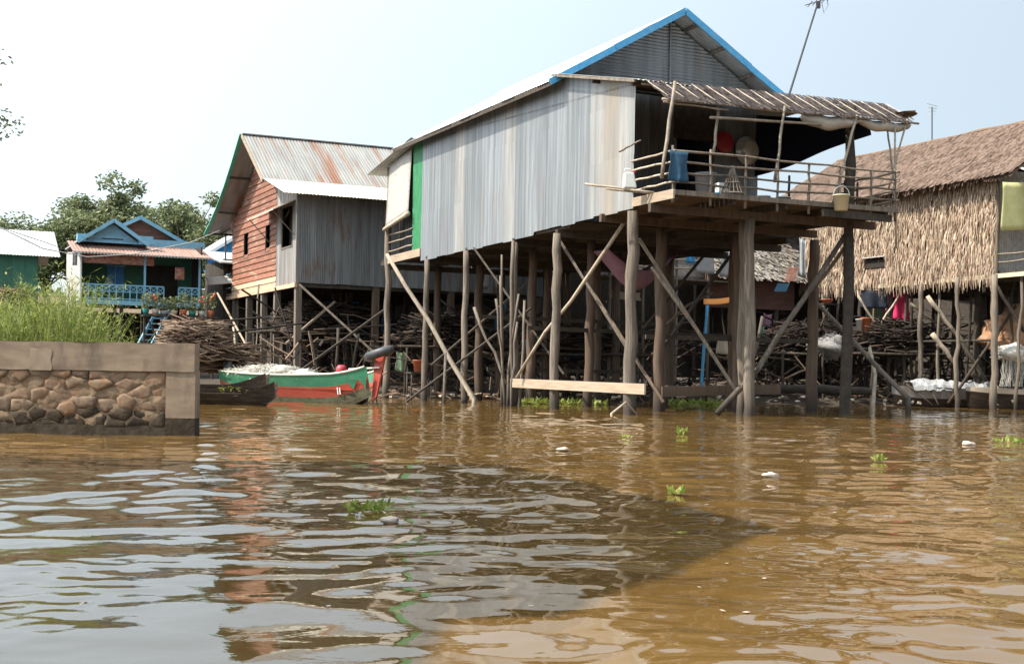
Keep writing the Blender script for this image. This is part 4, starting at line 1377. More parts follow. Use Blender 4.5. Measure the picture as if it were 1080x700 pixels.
TR = [(2, 92, 9.0, (5.6, 3, 3.0, 6.6), 'low spreading tree at the far left behind the green house'),
      (46, 96, 9.0, (4.6, 3, 3.0, 6.8), 'round tree between the green house and the blue house'),
      (84, 92, 10.5, (4.4, 3, 3.4, 7.4), 'leafy tree rising behind the left side of the blue gable'),
      (112, 90, 12, (3.6, 2.6, 3.8, 8.4), 'tallest tree standing up behind the blue gable peak'),
      (150, 100, 11, (4.6, 3, 3.4, 8.6), 'thin crowned tree behind the brown gable'),
      (196, 92, 12, (4.0, 3, 4.2, 7.6), 'broad tree to the right of the brown gable behind the blue house'),
      (230, 96, 9, (3.6, 2.6, 3.0, 6.0), 'lower tree showing just left of the red plank house')]
for i, (px, Y, h_, cr, lb) in enumerate(TR):
    tree('background_tree', lb, on_land(px, Y), h_, cr, 9000, .34, group='trees behind the left houses', seed=20 + i)
# tree beyond the left edge whose branch tips reach into the picture
tree('riverside_tree', 'branch tips of a leafy tree reaching in at the left edge of the sky', (-11.45, 22.5, 1.1), 7, (2.35, 2, 1.6, 4.6), 5200, .10, trunk_r=.2, lobes=30, seed=77)
# dark undergrowth behind all the houses
random.seed(5)
ub = MB()
for _ in range(60000):
    x = rnd(-60, 75)
    y = 84 + rnd(-4, 14)
    hmax = 4.2 + 1.8 * mnoise.noise(V((x * .12, y * .1, 4)))
    p = V((x, y, land(x, y) + hmax * random.random() ** .8))
    leaf_quad(ub, p, rdir(-.7, .7) * rnd(.3, .8), rnd(.2, .45), rdir())
o = ub.build('distant_thicket', MT['leaf'])
kind(o, 'stuff')
tag(o, 'dense thicket behind the village houses', 'thicket')

# ------------------------------------------------------------------ blue house on the left bank
bh = thing('blue_house', 'blue painted wooden house with twin gables and a lattice railed veranda', 'house', (-20.3, 60.0, 0), PHI)


def blue_house():
    random.seed(31)
    FZ = 4.2
    Wd = 5.7
    # veranda floor, stilts
    for i in range(14):
        MB().box(-.05, Wd, i * .16, i * .16 + .15, FZ - .06 + rnd(-.004, .004), FZ).build('floor_plank', MT['wood_dark'], bh)
    MB().box(-.08, Wd + .05, -.05, -.002, FZ - .18, FZ + .03).build('floor_board', MT['hazy_blue_wood'], bh)
    for x in (.0, 1.9, 3.8, 5.6):
        for y in (.1, 2.2, 5.5):
            MB().bar((x, y, .4), (x, y, FZ - .06), .16, .16).build('stilt', MT['wood_dark'], bh)
    for x in (.02, 2.95, 5.55):
        MB().bar((x, .05, FZ), (x, .05, 6.55), .09, .09).build('veranda_post', MT['hazy_blue_wood'], bh)
    # lattice railings
    for (x0, x1) in ((.05, 3.85), (4.55, 5.5)):
        rl = MB().box(x0, x1, -.01, .05, FZ + .72, FZ + .79).box(x0, x1, -.005, .045, FZ + .08, FZ + .13).box(x0, x1, -.005, .045, FZ + .42, FZ + .46).build('railing', MT['hazy_blue_wood'], bh)
        n = int((x1 - x0) / .3)
        for k in range(n + 1):
            x = x0 + (x1 - x0) * k / n
            MB().bar((x, .02, FZ), (x, .02, FZ + .72), .05, .04).build('baluster', MT['hazy_blue_wood'], rl)
            if k < n:
                xx = x0 + (x1 - x0) * (k + 1) / n
                MB().bar((x, .02, FZ + .45), (xx, .02, FZ + .72), .03, .03).build('lattice_bar', MT['hazy_blue_wood'], rl)
                MB().bar((x, .025, FZ + .72), (xx, .025, FZ + .45), .03, .03).build('lattice_bar', MT['hazy_blue_wood'], rl)
    # body walls
    MB().box(.1, Wd - .1, 2.2, 2.28, FZ, 6.9).build('front_wall', MT['green_wall'], bh)
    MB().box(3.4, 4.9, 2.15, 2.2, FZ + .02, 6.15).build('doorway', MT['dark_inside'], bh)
    d = MB().box(1.5, 2.3, 2.14, 2.2, 5.0, 6.0).build('window', MT['blue_deep'], bh)
    MB().box(1.42, 2.38, 2.12, 2.139, 4.94, 5.0).box(1.42, 2.38, 2.12, 2.139, 6.0, 6.06).box(1.88, 1.92, 2.12, 2.139, 5, 6).build('frame', MT['hazy_blue_wood'], d)
    for i in range(9):
        MB().box(-.01 - .004 * (i % 2), .05, -.1 + i * .62, .5 + i * .62, FZ - .35, 6.5 + .04 * i).build('side_panel', MT['whitewash'], bh)
    MB().box(.05, Wd, 5.5, 5.56, FZ - .1, 7.3).build('back_wall', MT['brown_wall'], bh)
    MB().box(Wd - .06, Wd, .2, 5.5, FZ - .1, 7).build('right_wall', MT['wood_dark'], bh)
    # banner across the veranda
    MB().grid(lambda u, v: V((.1 + 3.3 * u, .12 + .03 * math.sin(u * 20), 6.45 - .5 * v)), 20, 3).build('banner', MT['banner'], bh, True, solid=.01)
    MB().grid(lambda u, v: V((4.4 + .45 * u, .2 + .02 * math.sin(u * 9), 5.95 - .6 * v)), 5, 3).build('hung_cloth', MT['banner'], bh, True, solid=.01)
    MB().grid(lambda u, v: V((-.35 + .22 * u, .1 + .03 * math.sin(u * 9), 6.4 - .6 * v)), 5, 3).build('hung_cloth', MT['cloth_white'], bh, True, solid=.01)
    # lower veranda roof, red-brown sheets with scalloped edge
    d = V((0, -2.6, -.72))
    for i in range(8):
        MB().sheet((-.42 + i * .8, 2.0, 7.12 + .004 * (i % 2)), (1, 0, 0), d, .83, 0, d.length, .15, .016).build('veranda_roof_sheet', MT['red_roof'], bh, True)
    mb = MB()
    for i in range(44):
        x = -.42 + i * .147
        mb.add([(x, -.64, 6.42), (x + .14, -.64, 6.42), (x + .11, -.645, 6.33), (x + .03, -.645, 6.33)], [(0, 1, 2, 3)])
    mb.build('eave_fringe', MT['whitewash'], bh, solid=.01)
    # flat blue fascia above it and the two gables
    MB().box(2.6, 6.1, 1.45, 1.5, 7.0, 7.35).build('fascia', MT['hazy_blue_wood'], bh)

    def gable(x0, x1, za, zb, yf, m_, nplank, overhang, roofm, trim):
        xc = (x0 + x1) / 2
        for k in range(nplank):
            z0 = zb + (za - zb) * k / nplank
            z1 = zb + (za - zb) * (k + 1) / nplank
            h0 = (x1 - x0) / 2 * (za - z0) / (za - zb)
            h1 = (x1 - x0) / 2 * (za - z1) / (za - zb)
            MB().hexa([(xc - h0, yf, z0), (xc + h0, yf, z0), (xc + h0, yf + .04, z0), (xc - h0, yf + .04, z0),
                       (xc - max(h1, .01), yf + .015, z1), (xc + max(h1, .01), yf + .015, z1), (xc + max(h1, .01), yf + .04, z1), (xc - max(h1, .01), yf + .04, z1)]).build('gable_plank', m_, bh)
        for sx in (-1, 1):
            a = V((xc, yf - overhang, za + .12))
            b = V((xc + sx * ((x1 - x0) / 2 + .35), yf - overhang, zb - .06))
            MB().bar(a, b, .05, .17).build('barge_board', trim, bh)
            e = V((0, 5.8 - yf, 0))
            MB().hexa([a, b, b + e, a + e, a + V((0, 0, .05)), b + V((0, 0, .05)), b + e + V((0, 0, .05)), a + e + V((0, 0, .05))]).build('roof_slope', roofm, bh)
    gable(.25, 2.85, 7.95, 7.02, .9, MT['hazy_blue_wood'], 9, .45, MT['zinc_roof'], MT['hazy_blue_wood'])
    gable(.7, 5.4, 8.35, 7.1, 2.4, MT['brown_wall'], 12, .35, MT['zinc_roof'], MT['hazy_blue_wood'])
    MB().box(-.1, .3, .5, .9, 7.0, 7.35).build('eave_return', MT['hazy_blue_wood'], bh)
    MB().box(2.75, 3.4, .5, .9, 7.0, 7.4).build('eave_return', MT['hazy_blue_wood'], bh)
    MB().box(1.05, 2.05, .88, .9, 7.19, 7.24).build('gable_ornament', MT['wood_dark'], bh)
    # stairs down to the bank, blue
    st = MB().bar((3.7, -.2, FZ), (2.4, -1.6, 2.1), .06, .16).bar((4.3, -.2, FZ), (3.0, -1.6, 2.1), .06, .16).build('stair', MT['hazy_blue_wood'], bh)
    for k in range(8):
        t_ = k / 8
        x = 3.7 - 1.3 * t_
        y = -.2 - 1.4 * t_
        MB().bar((x, y, FZ - 2.1 * t_), (x + .6, y, FZ - 2.1 * t_), .2, .04).build('tread', MT['hazy_blue_wood'], st)


blue_house()

# flower pots on a shelf in front of the blue house
fs_ = thing('flower_shelf', 'dark timber shelf carrying a row of flower pots below the veranda', 'shelf', on_land(152, 58), PHI)
zl = at(152, 332, 58).z - fs_.location.z
MB().box(-.1, 3.3, -.15, .25, zl - .06, zl).build('board', MT['wood_dark'], fs_)
for x in (0, 1.6, 3.1):
    MB().bar((x, .05, -.3), (x, .05, zl - .06), .1, .1).build('leg', MT['wood_dark'], fs_)
MB().bar((.1, .05, zl - .1), (1.5, .05, .1), .06, .08).build('brace', MT['wood_dark'], fs_)
POTS = [('teal_plastic', 'green', 0), ('cloth_beige', 'beige', 1), ('cloth_white', 'pale grey', 0), ('cloth_beige', 'tan', 0), ('orange_red', 'terracotta', 0), ('teal_plastic', 'small green', 0), ('white_plastic', 'white', 1), ('orange_red', 'orange', 1)]
for i, (m_, cn, fl) in enumerate(POTS):
    random.seed(60 + i)
    ordn = ('first', 'second', 'third', 'fourth', 'fifth', 'sixth', 'seventh', 'last')[i]
    p = V(fs_.location) + Matrix.Rotation(PHI, 3, 'Z') @ V((.05 + i * .42, .05, zl))
    t = thing('flower_pot', f'{cn} pot, {ordn} from the blue stair on the shelf' + (', with red flowers' if fl else ', with green leaves'), 'flower pot', p, 0, 'pots on the shelf below the veranda')
    t.scale = (rnd(.75, 1.1),) * 2 + (rnd(.65, 1.15),)
    t.rotation_euler.z = rnd(0, 6)
    MB().lathe([(0, 0), (.13, 0), (.17, .3), (.19, .3), (.19, .26), (.12, .05)], n=12).build('pot', MT[m_], t, True)
    lb, fb = MB(), MB()
    for _ in range(150):
        q = V((rnd(-.28, .28), rnd(-.2, .2), .3 + .75 * random.random()))
        leaf_quad(lb, q, rdir(-.4, .9) * rnd(.1, .2), rnd(.05, .1), rdir())
    for _ in range(10):
        a = rdir(.2, 1) * .1
        lb.tube([(0, 0, .25), (a.x * 2, a.y * 2, .6), (a.x * 3, a.y * 2, .95)], .008, 4)
    lb.build('foliage', MT['leaf'], t)
    if fl:
        for _ in range(4):
            q = V((rnd(-.28, .28), rnd(-.2, .2), rnd(.7, 1.1)))
            MB().blob(q, .075, .075, .06, 7, 5).build('flower', MT['flower'], t, True)

# ------------------------------------------------------------------ green house and other houses beyond
gh = thing('green_house', 'dark green walled house with a bare zinc roof at the left edge', 'house', (-26.2, 66, 0), PHI)
for i in range(9):
    MB().box(-4 + i * .62, -4 + i * .62 + .61, 0, .04, 3.6, 7.0).build('wall_panel', MT['green_wall'], gh)
MB().box(1.54, 1.6, .05, 6, 3.6, 7.0).build('side_wall', MT['green_wall'], gh)
MB().box(-4, 1.5, 5.9, 6, 3.6, 7).build('back_wall', MT['green_wall'], gh)
d = V((0, 3.2, 1.6))
for i in range(9):
    MB().sheet((-4.6 + i * .8, -.5, 6.75 + .004 * (i % 2)), (1, 0, 0), d, .83, 0, d.length, .15, .014).build('roof_sheet', MT['zinc_roof'], gh, True)
    MB().sheet((-4.6 + i * .8 + .83, 5.9, 6.75 + .004 * (i % 2)), (-1, 0, 0), V((0, -3.2, 1.6)), .83, 0, d.length, .15, .014).build('roof_sheet', MT['zinc_roof'], gh, True)
for x in (-3.9, -1.2, 1.5):
    for y in (.1, 5.8):
        MB().bar((x, y, .3), (x, y, 3.6), .18, .18).build('stilt', MT['wood_dark'], gh)
MB().box(-4, 1.6, 0, 6, 3.5, 3.6).build('floor', MT['wood_dark'], gh)
mb = MB().hexa([(-4.5, -1.6, 6.3), (-1.2, -1.6, 5.6), (-1.2, -.05, 5.6), (-4.5, -.05, 6.3), (-4.5, -1.6, 6.36), (-1.2, -1.6, 5.66), (-1.2, -.05, 5.66), (-4.5, -.05, 6.36)])
mb.build('side_roof', MT['zinc_roof'], gh)
MB().bar((-4.5, -1.65, 6.28), (-1.2, -1.65, 5.58), .05, .16).build('barge_board', MT['hazy_blue_wood'], gh)
MB().box(-4, -1.3, -1.5, -1.45, 4.9, 5.5).build('red_board', MT['red_roof'], gh)

sh = thing('small_blue_house', 'small blue and white gabled house glimpsed behind the red plank house', 'house', (-18.2, 76, 0), PHI)
for i in range(12):
    z = 4.2 + i * .3
    MB().box(0, 4.4, 0, .03, z, z + .295).build('wall_plank', MT['blue_deep'], sh)
for k in range(6):
    h0 = 2.2 * (1 - k / 6)
    MB().hexa([(2.2 - h0, 0, 7.8 + k * .25), (2.2 + h0, 0, 7.8 + k * .25), (2.2 + h0, .03, 7.8 + k * .25), (2.2 - h0, .03, 7.8 + k * .25), (2.2 - h0 * .8, 0, 8.04 + k * .25), (2.2 + h0 * .8, 0, 8.04 + k * .25), (2.2 + h0 * .8, .03, 8.04 + k * .25), (2.2 - h0 * .8, .03, 8.04 + k * .25)]).build('gable_plank', MT['blue_trim'], sh)
for sx in (-1, 1):
    a, b = V((2.2, -.4, 9.4)), V((2.2 + sx * 3.0, -.4, 7.4))
    e = V((0, 6, 0))
    MB().hexa([a, b, b + e, a + e, a + V((0, 0, .06)), b + V((0, 0, .06)), b + e + V((0, 0, .06)), a + e + V((0, 0, .06))]).build('roof_slope', MT['zinc_roof'], sh)
    MB().bar(a + V((0, -.04, -.05)), b + V((0, -.04, -.05)), .05, .18).build('barge_board', MT['white_paint'], sh)
MB().box(-.2, 4.6, -1.6, 0, 4.0, 4.2).build('floor', MT['wood_dark'], sh)
for z in (4.5, 4.8, 5.1):
    MB().bar((-.2, -1.6, z), (4.6, -1.6, z), .05, .05).build('rail', MT['blue_deep'], sh)
for x in (0, 2.2, 4.4):
    for y in (-1.5, 5):
        MB().bar((x, y, .6), (x, y, 4), .18, .18).build('stilt', MT['wood_dark'], sh)
d = V((0, -1.3, -.4))
for i in range(6):
    MB().sheet((-.3 + i * .8, -.1, 6.9 + .004 * (i % 2)), (1, 0, 0), d, .83, 0, d.length, .15, .014).build('awning_sheet', MT['blue_trim'], sh, True)

# dark shed between the blue house and the red plank house
ds = thing('dark_shed', 'dark brown plank shed between the blue house and the red plank house', 'shed', (-14.6, 64.5, 0), PHI)
for i in range(14):
    MB().box(i * .24, i * .24 + .235, 0, .04, 2.6 + rnd(-.1, .1), 6.6).build('wall_plank', MT['wood_dark'], ds)
    MB().box(-.02, .02, .05 + i * .3, .05 + i * .3 + .29, 2.6, 6.6).build('side_plank', MT['wood_dark'], ds)
MB().hexa([(-.4, -1, 6.3), (3.6, -1, 6.3), (3.6, 4.6, 7.3), (-.4, 4.6, 7.3), (-.4, -1, 6.36), (3.6, -1, 6.36), (3.6, 4.6, 7.36), (-.4, 4.6, 7.36)]).build('roof', MT['zinc_roof'], ds)
MB().hexa([(-.9, -.9, 5.2), (1.6, -.9, 5.5), (1.6, -.05, 5.9), (-.9, -.05, 5.6), (-.9, -.9, 5.24), (1.6, -.9, 5.54), (1.6, -.05, 5.94), (-.9, -.05, 5.64)]).build('awning', MT['whitewash'], ds)
for x in (0.1, 1.6, 3.2):
    MB().bar((x, .1, .3), (x, .1, 2.7), .16, .16).build('stilt', MT['wood_dark'], ds)

# ------------------------------------------------------------------ midground: houses seen under and beside the big house
m1 = thing('grey_thatch_house', 'weathered house with a grey thatched roof seen under the big porch', 'house', (14.2, 58.5, 0), PHI)


def mid_house():
    random.seed(41)
    for z in range(12):
        MB().box(-12.0, -5.8, .9, .94, 5.2 + z * .25, 5.2 + z * .25 + .245).build('wall_plank', MT['woven' if z % 3 else 'grey_plank'], m1)
    MB().box(-12, 4.5, 3.4, 3.5, 1.0, 9).build('back_wall', MT['wood_dark'], m1)
    for z in range(6):
        MB().box(-6.4, -1.6, .1, .14, 4.1 + z * .24, 4.1 + z * .24 + .235).build('front_board', MT['brown_wall'], m1)
    for i in range(8):
        MB().box(-12.2, -5.6, -1.3 + i * .27, -1.3 + i * .27 + .26, 5.08 + rnd(-.005, .005), 5.14).build('balcony_plank', MT['wood'], m1)
    for z in (5.55, 5.95, 6.35):
        pole(m1, (-12.2, -1.3, z), (-5.6, -1.3, z + rnd(-.05, .05)), .05, 'bark_pale', 'rail', .03)
    for x in (-12, -10.4, -8.8, -7.2, -5.7):
        pole(m1, (x, -1.25, -.2), (x, -1.25, 6.9), .07, 'wood', 'post', .03)
    for x in (-5, -2.5, 0, 2, 4):
        for y in (.2, 3):
            pole(m1, (x, y, -.2), (x, y, 5.3), .11, 'wood_dark', 'post', .03)
    # thatched slope facing the river
    MB().hexa([(-6.4, -.7, 5.4), (5, -.7, 5.4), (5, 3.6, 8.3), (-6.4, 3.6, 8.3), (-6.4, -.7, 5.5), (5, -.7, 5.5), (5, 3.6, 8.4), (-6.4, 3.6, 8.4)]).build('roof_core', MT['thatch_base'], m1)
    mb = MB()
    for k in range(26):
        for j in range(180):
            y = 3.6 - 4.4 * k / 25
            x = -6.5 + 11.5 * random.random()
            p = V((x, y + rnd(-.05, .05), 8.44 - 2.98 * k / 25 + rnd(0, .04)))
            w_ = rnd(.06, .14)
            ln = rnd(.2, .4)
            dd = V((rnd(-.06, .06), -ln, -ln * .66 + rnd(-.02, .06)))
            mb.add([p, p + V((w_, 0, 0)), p + V((w_, 0, 0)) + dd, p + dd], [(0, 1, 2, 3)])
    kind(mb.build('roof_thatch', MT['thatch_grey'], m1), 'stuff')


mid_house()
W1 = lambda x, y, z: V(m1.location) + Matrix.Rotation(PHI, 3, 'Z') @ V((x, y, z))
for i, (x, m_, wd_, dr, lb) in enumerate(((-7.9, 'cloth_white', .9, 1.0, 'pale shirt hung on the balcony rail behind the big house'), (-6.7, 'cloth_white', .7, 1.1, 'white cloth at the right end of the far balcony'),
                                          (-8.4, 'blue_plastic', .4, .6, 'small blue cloth on the far balcony rail'), (-9.6, 'orange_red', .6, .15, 'narrow red cloth folded over the far balcony rail'))):
    cl = cloth('laundry', m_, None, W1(x, -1.42, 6.4), W1(x + wd_, -1.42, 6.4), dr, .02, .05, 8, 6, 1.4)
    tag(cl, lb, 'laundry')
cl = cloth('orange_tarpaulin', 'orange_tarp', None, at(742, 320, 50), at(786, 312, 51.5), .28, .03, .02, 10, 3, 1)
mb = MB().grid(lambda u, v: at(742 + 46 * u, 321 - 8 * u + 3 * math.sin(3 * u), 50 + v * 1.6) + V((0, 0, .22 * v)), 10, 4)
bpy.data.objects.remove(cl)
tag(mb.build('orange_tarpaulin', MT['orange_tarp'], None, True, solid=.02), 'bright orange tarpaulin stretched below the balcony behind the stilts', 'tarpaulin')
for a, b, Yd, lb in (((746, 322), (739, 415), 50, 'light blue pole left of the orange tarpaulin'), ((710, 340), (708, 405), 49, 'short bright blue pipe standing behind the front stilts')):
    o = MB().log(at(*a, Yd), at(*b, Yd), .06, .06, .01).build('blue_pole', MT['blue_trim'], None, True)
    tag(o, lb, 'pole')

# sheds added as a dark backdrop behind the stilts (their fronts stand in shade)
for i, (x, y, L_, zt, lb) in enumerate(((-32.0, 70, 17, 4.6, 'low dark shed added as backdrop behind the stilts of the blue house'), (-12.0, 69, 13.5, 7.4, 'dark shed added as backdrop behind the red plank house stilts'), (-1.0, 73, 15, 7.8, 'long dark shed added as backdrop, seen through the stilts of the big zinc house'),
                                        (13, 70, 13, 6.6, 'dark shed added as backdrop behind the grey thatched house'), (24, 66, 16, 6.0, 'dark shed added as backdrop behind the stilts of the palm leaf house'))):
    t = thing('backdrop_shed', lb, 'shed', (x, y, 0), PHI)
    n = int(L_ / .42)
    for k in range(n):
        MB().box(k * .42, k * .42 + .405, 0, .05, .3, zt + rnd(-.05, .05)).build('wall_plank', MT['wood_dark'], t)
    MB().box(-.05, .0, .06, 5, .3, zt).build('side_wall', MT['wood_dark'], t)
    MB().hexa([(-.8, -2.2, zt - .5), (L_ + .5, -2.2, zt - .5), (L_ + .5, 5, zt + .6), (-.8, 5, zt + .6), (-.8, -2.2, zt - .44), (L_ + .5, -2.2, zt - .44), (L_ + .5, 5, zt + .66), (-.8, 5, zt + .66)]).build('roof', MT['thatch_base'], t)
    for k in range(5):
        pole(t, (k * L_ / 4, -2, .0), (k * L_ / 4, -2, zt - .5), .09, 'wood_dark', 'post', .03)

# ------------------------------------------------------------------ boats
random.seed(9)


def hull(parent, L_, beam_, prof, bands, t_end=0.015):
    """prof(u) -> (half width factor, keel z, gunwale z); bands: list of (z fraction from, to, material, name)"""
    n = 28
    for f0, f1, m_, nm in bands:
        mb = MB()
        for side in (-1, 1):
            vs_, fs = [], []
            for i in range(n + 1):
                u = i / n
                wf, zk, zg = prof(u)
                for k in range(4):
                    f = f0 + (f1 - f0) * k / 3
                    z = zk + (zg - zk) * f
                    y = side * beam_ / 2 * wf * (.34 + .66 * f ** .85)
                    vs_.append((L_ * (u - .5), y, z))
            for i in range(n):
                for k in range(3):
                    a = i * 4 + k
                    fs.append((a, a + 4, a + 5, a + 1) if side < 0 else (a, a + 1, a + 5, a + 4))
            mb.add(vs_, fs)
        mb.build(nm, MT[m_], parent)


# long painted boat: right end (stern, with rudder post and tube) near, left end far
BA, BB = V((-4.35, 40.6, 0)), V((-10.4, 46.6, 0))
bt = thing('fishing_boat', 'long green and red wooden boat loaded with white netting', 'boat', (BA + BB) / 2, math.atan2(BA.y - BB.y, BA.x - BB.x))
BL = (BA - BB).length


def bprof(u):
    wf = min(1, (math.sin(math.pi * (.06 + .88 * u))) ** .55)
    zk = -.25 + .55 * max(0, (u - .72) / .28) ** 2 + .3 * max(0, (.15 - u) / .15) ** 2
    zg = .98 - .10 * math.sin(math.pi * u) + .22 * max(0, (u - .8) / .2) ** 2
    return wf, zk, zg


hull(bt, BL, 1.7, bprof, [(0, .36, 'boat_moss', 'bottom_strakes'), (.36, .66, 'boat_red', 'red_strake'), (.66, 1.0, 'boat_green', 'green_strake')])
for side in (-1, 1):
    pts = []
    for i in range(25):
        u = .01 + .98 * i / 24
        wf, zk, zg = bprof(u)
        pts.append((BL * (u - .5), side * 1.7 / 2 * wf, zg + .02))
    MB().tube(pts, .035, 6).build('gunwale', MT['boat_pale'], bt, True)
MB().grid(lambda u, v: V((BL * (.06 + .86 * u - .5), (v - .5) * 1.35 * bprof(.06 + .86 * u)[0], .45)), 16, 3).build('floor_boards', MT['boat_inside'], bt)
for u in (.3, .5, .62, .8):
    MB().box(BL * (u - .5) - .1, BL * (u - .5) + .1, -.6, .6, .72, .76).build('thwart', MT['boat_inside'], bt)
for k in range(2):                                         # two white strokes painted on the side
    xx = BL * (.842 + .014 * k - .5)
    mb = MB()
    for side in (-1,):
        wf, zk, zg = bprof(.85)
        pts4 = []
        for f, dxx in ((.40, 0), (.40, .05), (.60, .11), (.60, .06)):
            y = side * 1.7 / 2 * wf * (.34 + .66 * f ** .85)
            pts4.append((xx + dxx, y - .035, zk + (zg - zk) * f))
        mb.add(pts4, [(0, 1, 2, 3)])
    mb.build('painted_stroke', MT['white_paint'], bt, solid=.004)
# green triangles near the stern end on the red strake
mb = MB()
wf, zk, zg = bprof(.93)


def skin(u, f, off=.04):
    wf, zk, zg = bprof(u)
    return V((BL * (u - .5), -(1.7 / 2 * wf * (.34 + .66 * f ** .85)) - off, zk + (zg - zk) * f))


for tri in ((( .905, .68), (.955, .68), (.93, .42)), ((.96, .68), (1.0, .68), (.985, .30))):
    mb.add([skin(*q) for q in tri], [(0, 1, 2)])
mb.build('painted_triangle', MT['boat_green'], bt, solid=.004)
MB().hexa([(BL * .5 - .1, -.03, .1), (BL * .5 + .12, -.03, .25), (BL * .5 + .12, .03, .25), (BL * .5 - .1, .03, .1), (BL * .5 + .02, -.03, 1.65), (BL * .5 + .55, -.03, 1.65), (BL * .5 + .55, .03, 1.65), (BL * .5 + .02, .03, 1.65)]).build('rudder_board', MT['boat_red'], bt)
MB().tube([(BL * .5 + .05, .05, 1.1), (BL * .5 + .05, .05, -.5)], .025, 6).build('rudder_shaft', MT['black_metal'], bt)
MB().bar((BL * .5 - 1.2, -.1, 1.12), (BL * .5 + .35, -.1, 1.18), .05, .05).build('tiller', MT['boat_pale'], bt)
# engine at the far end, small
MB().blob((-BL * .5 + .15, 0, 1.1), .22, .2, .2, 10, 7, .2, 4).build('motor', MT['black_metal'], bt, True)
# inner tube hung over the rudder board
mb = MB()
R_, r_ = .42, .15
vs_, fs = [], []
for i in range(26):
    a = 6.2832 * i / 26
    for j in range(10):
        b = 6.2832 * j / 10
        q = R_ + r_ * math.cos(b)
        vs_.append((q * math.cos(a), q * math.sin(a) * .75, r_ * math.sin(b)))
for i in range(26):
    for j in range(10):
        fs.append((i * 10 + j, ((i + 1) % 26) * 10 + j, ((i + 1) % 26) * 10 + (j + 1) % 10, i * 10 + (j + 1) % 10))
mb.add(vs_, fs)
o = mb.build('inner_tube', MT['rubber'], None, True)
o.location = V(bt.location) + Matrix.Rotation(bt.rotation_euler.z, 3, 'Z') @ V((BL * .5 + .2, 0, 1.62))
o.rotation_euler = (math.radians(12), math.radians(-14), bt.rotation_euler.z)
tag(o, 'black rubber inner tube resting on the boat rudder board', 'inner tube')
# heap of netting: many fine strands over a soft mound
mb = MB()
for k in range(7):
    mb.blob((-2.9 + k * .62, rnd(-.2, .2), .82 + .12 * math.sin(k * 1.9)), .55, .5, .24, 12, 7, .35, k)
for _ in range(1500):
    c = V((rnd(-3.4, 1.5), rnd(-.6, .6), 0))
    c.z = .98 + .16 * math.sin((c.x + 3) * 1.1) * (1 - abs(c.y)) + rnd(-.08, .08)
    if c.x > .4:
        c.z -= .12
    d = rdir(-.2, .7) * rnd(.1, .34)
    mb.tube([c - d, c + V((0, 0, .05)), c + d * .8], [.006, .007, .004], 3, False)
o = mb.build('fishing_net', MT['net'], None, True)
o.location = bt.location
o.rotation_euler = bt.rotation_euler
tag(o, 'heap of white fishing net lying in the green and red boat', 'fishing net')
o = MB().lathe([(0, 0), (.16, 0), (.18, .35), (.10, .45), (0, .45)], (0, 0, 0), 12).build('red_can', MT['red_plastic'], None, True)
o.location = V(bt.location) + Matrix.Rotation(bt.rotation_euler.z, 3, 'Z') @ V((2.4, .1, .80))
tag(o, 'small red can standing in the boat near its stern', 'can')


def canoe(label, a, b, beam_, hg, m_='canoe'):
    a, b = V(a), V(b)
    t = thing('canoe', label, 'canoe', (a + b) / 2, math.atan2(a.y - b.y, a.x - b.x), 'dark dugout canoes beside the wall')
    L_ = (a - b).length

    def pf(u):
        wf = (math.sin(math.pi * (.04 + .92 * u))) ** .7
        zk = -.12 + .38 * max(0, (u - .78) / .22) ** 2 + .3 * max(0, (.2 - u) / .2) ** 2
        zg = hg + .38 * max(0, (u - .72) / .28) ** 1.6 + .2 * max(0, (.2 - u) / .2) ** 1.5
        return wf, zk, zg
    hull(t, L_, beam_, pf, [(0, 1.0, m_, 'hull')], .025)
    MB().grid(lambda u, v: V((L_ * (.1 + .8 * u - .5), (v - .5) * beam_ * .75 * pf(.1 + .8 * u)[0], .1)), 10, 2).build('bottom_boards', MT[m_], t)
    for u in (.35, .7):
        MB().box(L_ * (u - .5) - .08, L_ * (u - .5) + .08, -beam_ * .42, beam_ * .42, hg - .08, hg - .04).build('thwart', MT[m_], t)
    return t


canoe('nearer dark wooden canoe with upturned bow beside the wall end', at(291, 425, 37.3) * V((1, 1, 0)), at(175, 430, 38.6) * V((1, 1, 0)), .85, .34)
canoe('farther dark wooden canoe with a tall blunt bow, just behind the nearer one', at(282, 420, 38.7) * V((1, 1, 0)), at(150, 424, 40.5) * V((1, 1, 0)), .95, .58)
mb = MB()
for _ in range(140):
    q = at(252, 412, 38.9) + V((rnd(-.5, .5), rnd(-.25, .25), rnd(-.06, .12)))
    leaf_quad(mb, q, rdir(-.2, .7) * rnd(.08, .16), .05, rdir())
tag(mb.build('cut_greens', MT['leaf_bright'], None), 'small heap of green leaves lying in the farther canoe', 'greens')

# boats moored under the palm leaf house
rb = thing('moored_boat', 'pale wooden boat covered with white sheeting under the palm leaf house', 'boat', at(1010, 416, 50.5) * V((1, 1, 0)), math.radians(4))


def rprof(u):
    return (math.sin(math.pi * (.05 + .9 * u))) ** .6, -.2 + .3 * max(0, (u - .8) / .2) ** 2 + .3 * max(0, (.2 - u) / .2) ** 2, .75 + .15 * abs(u - .5)


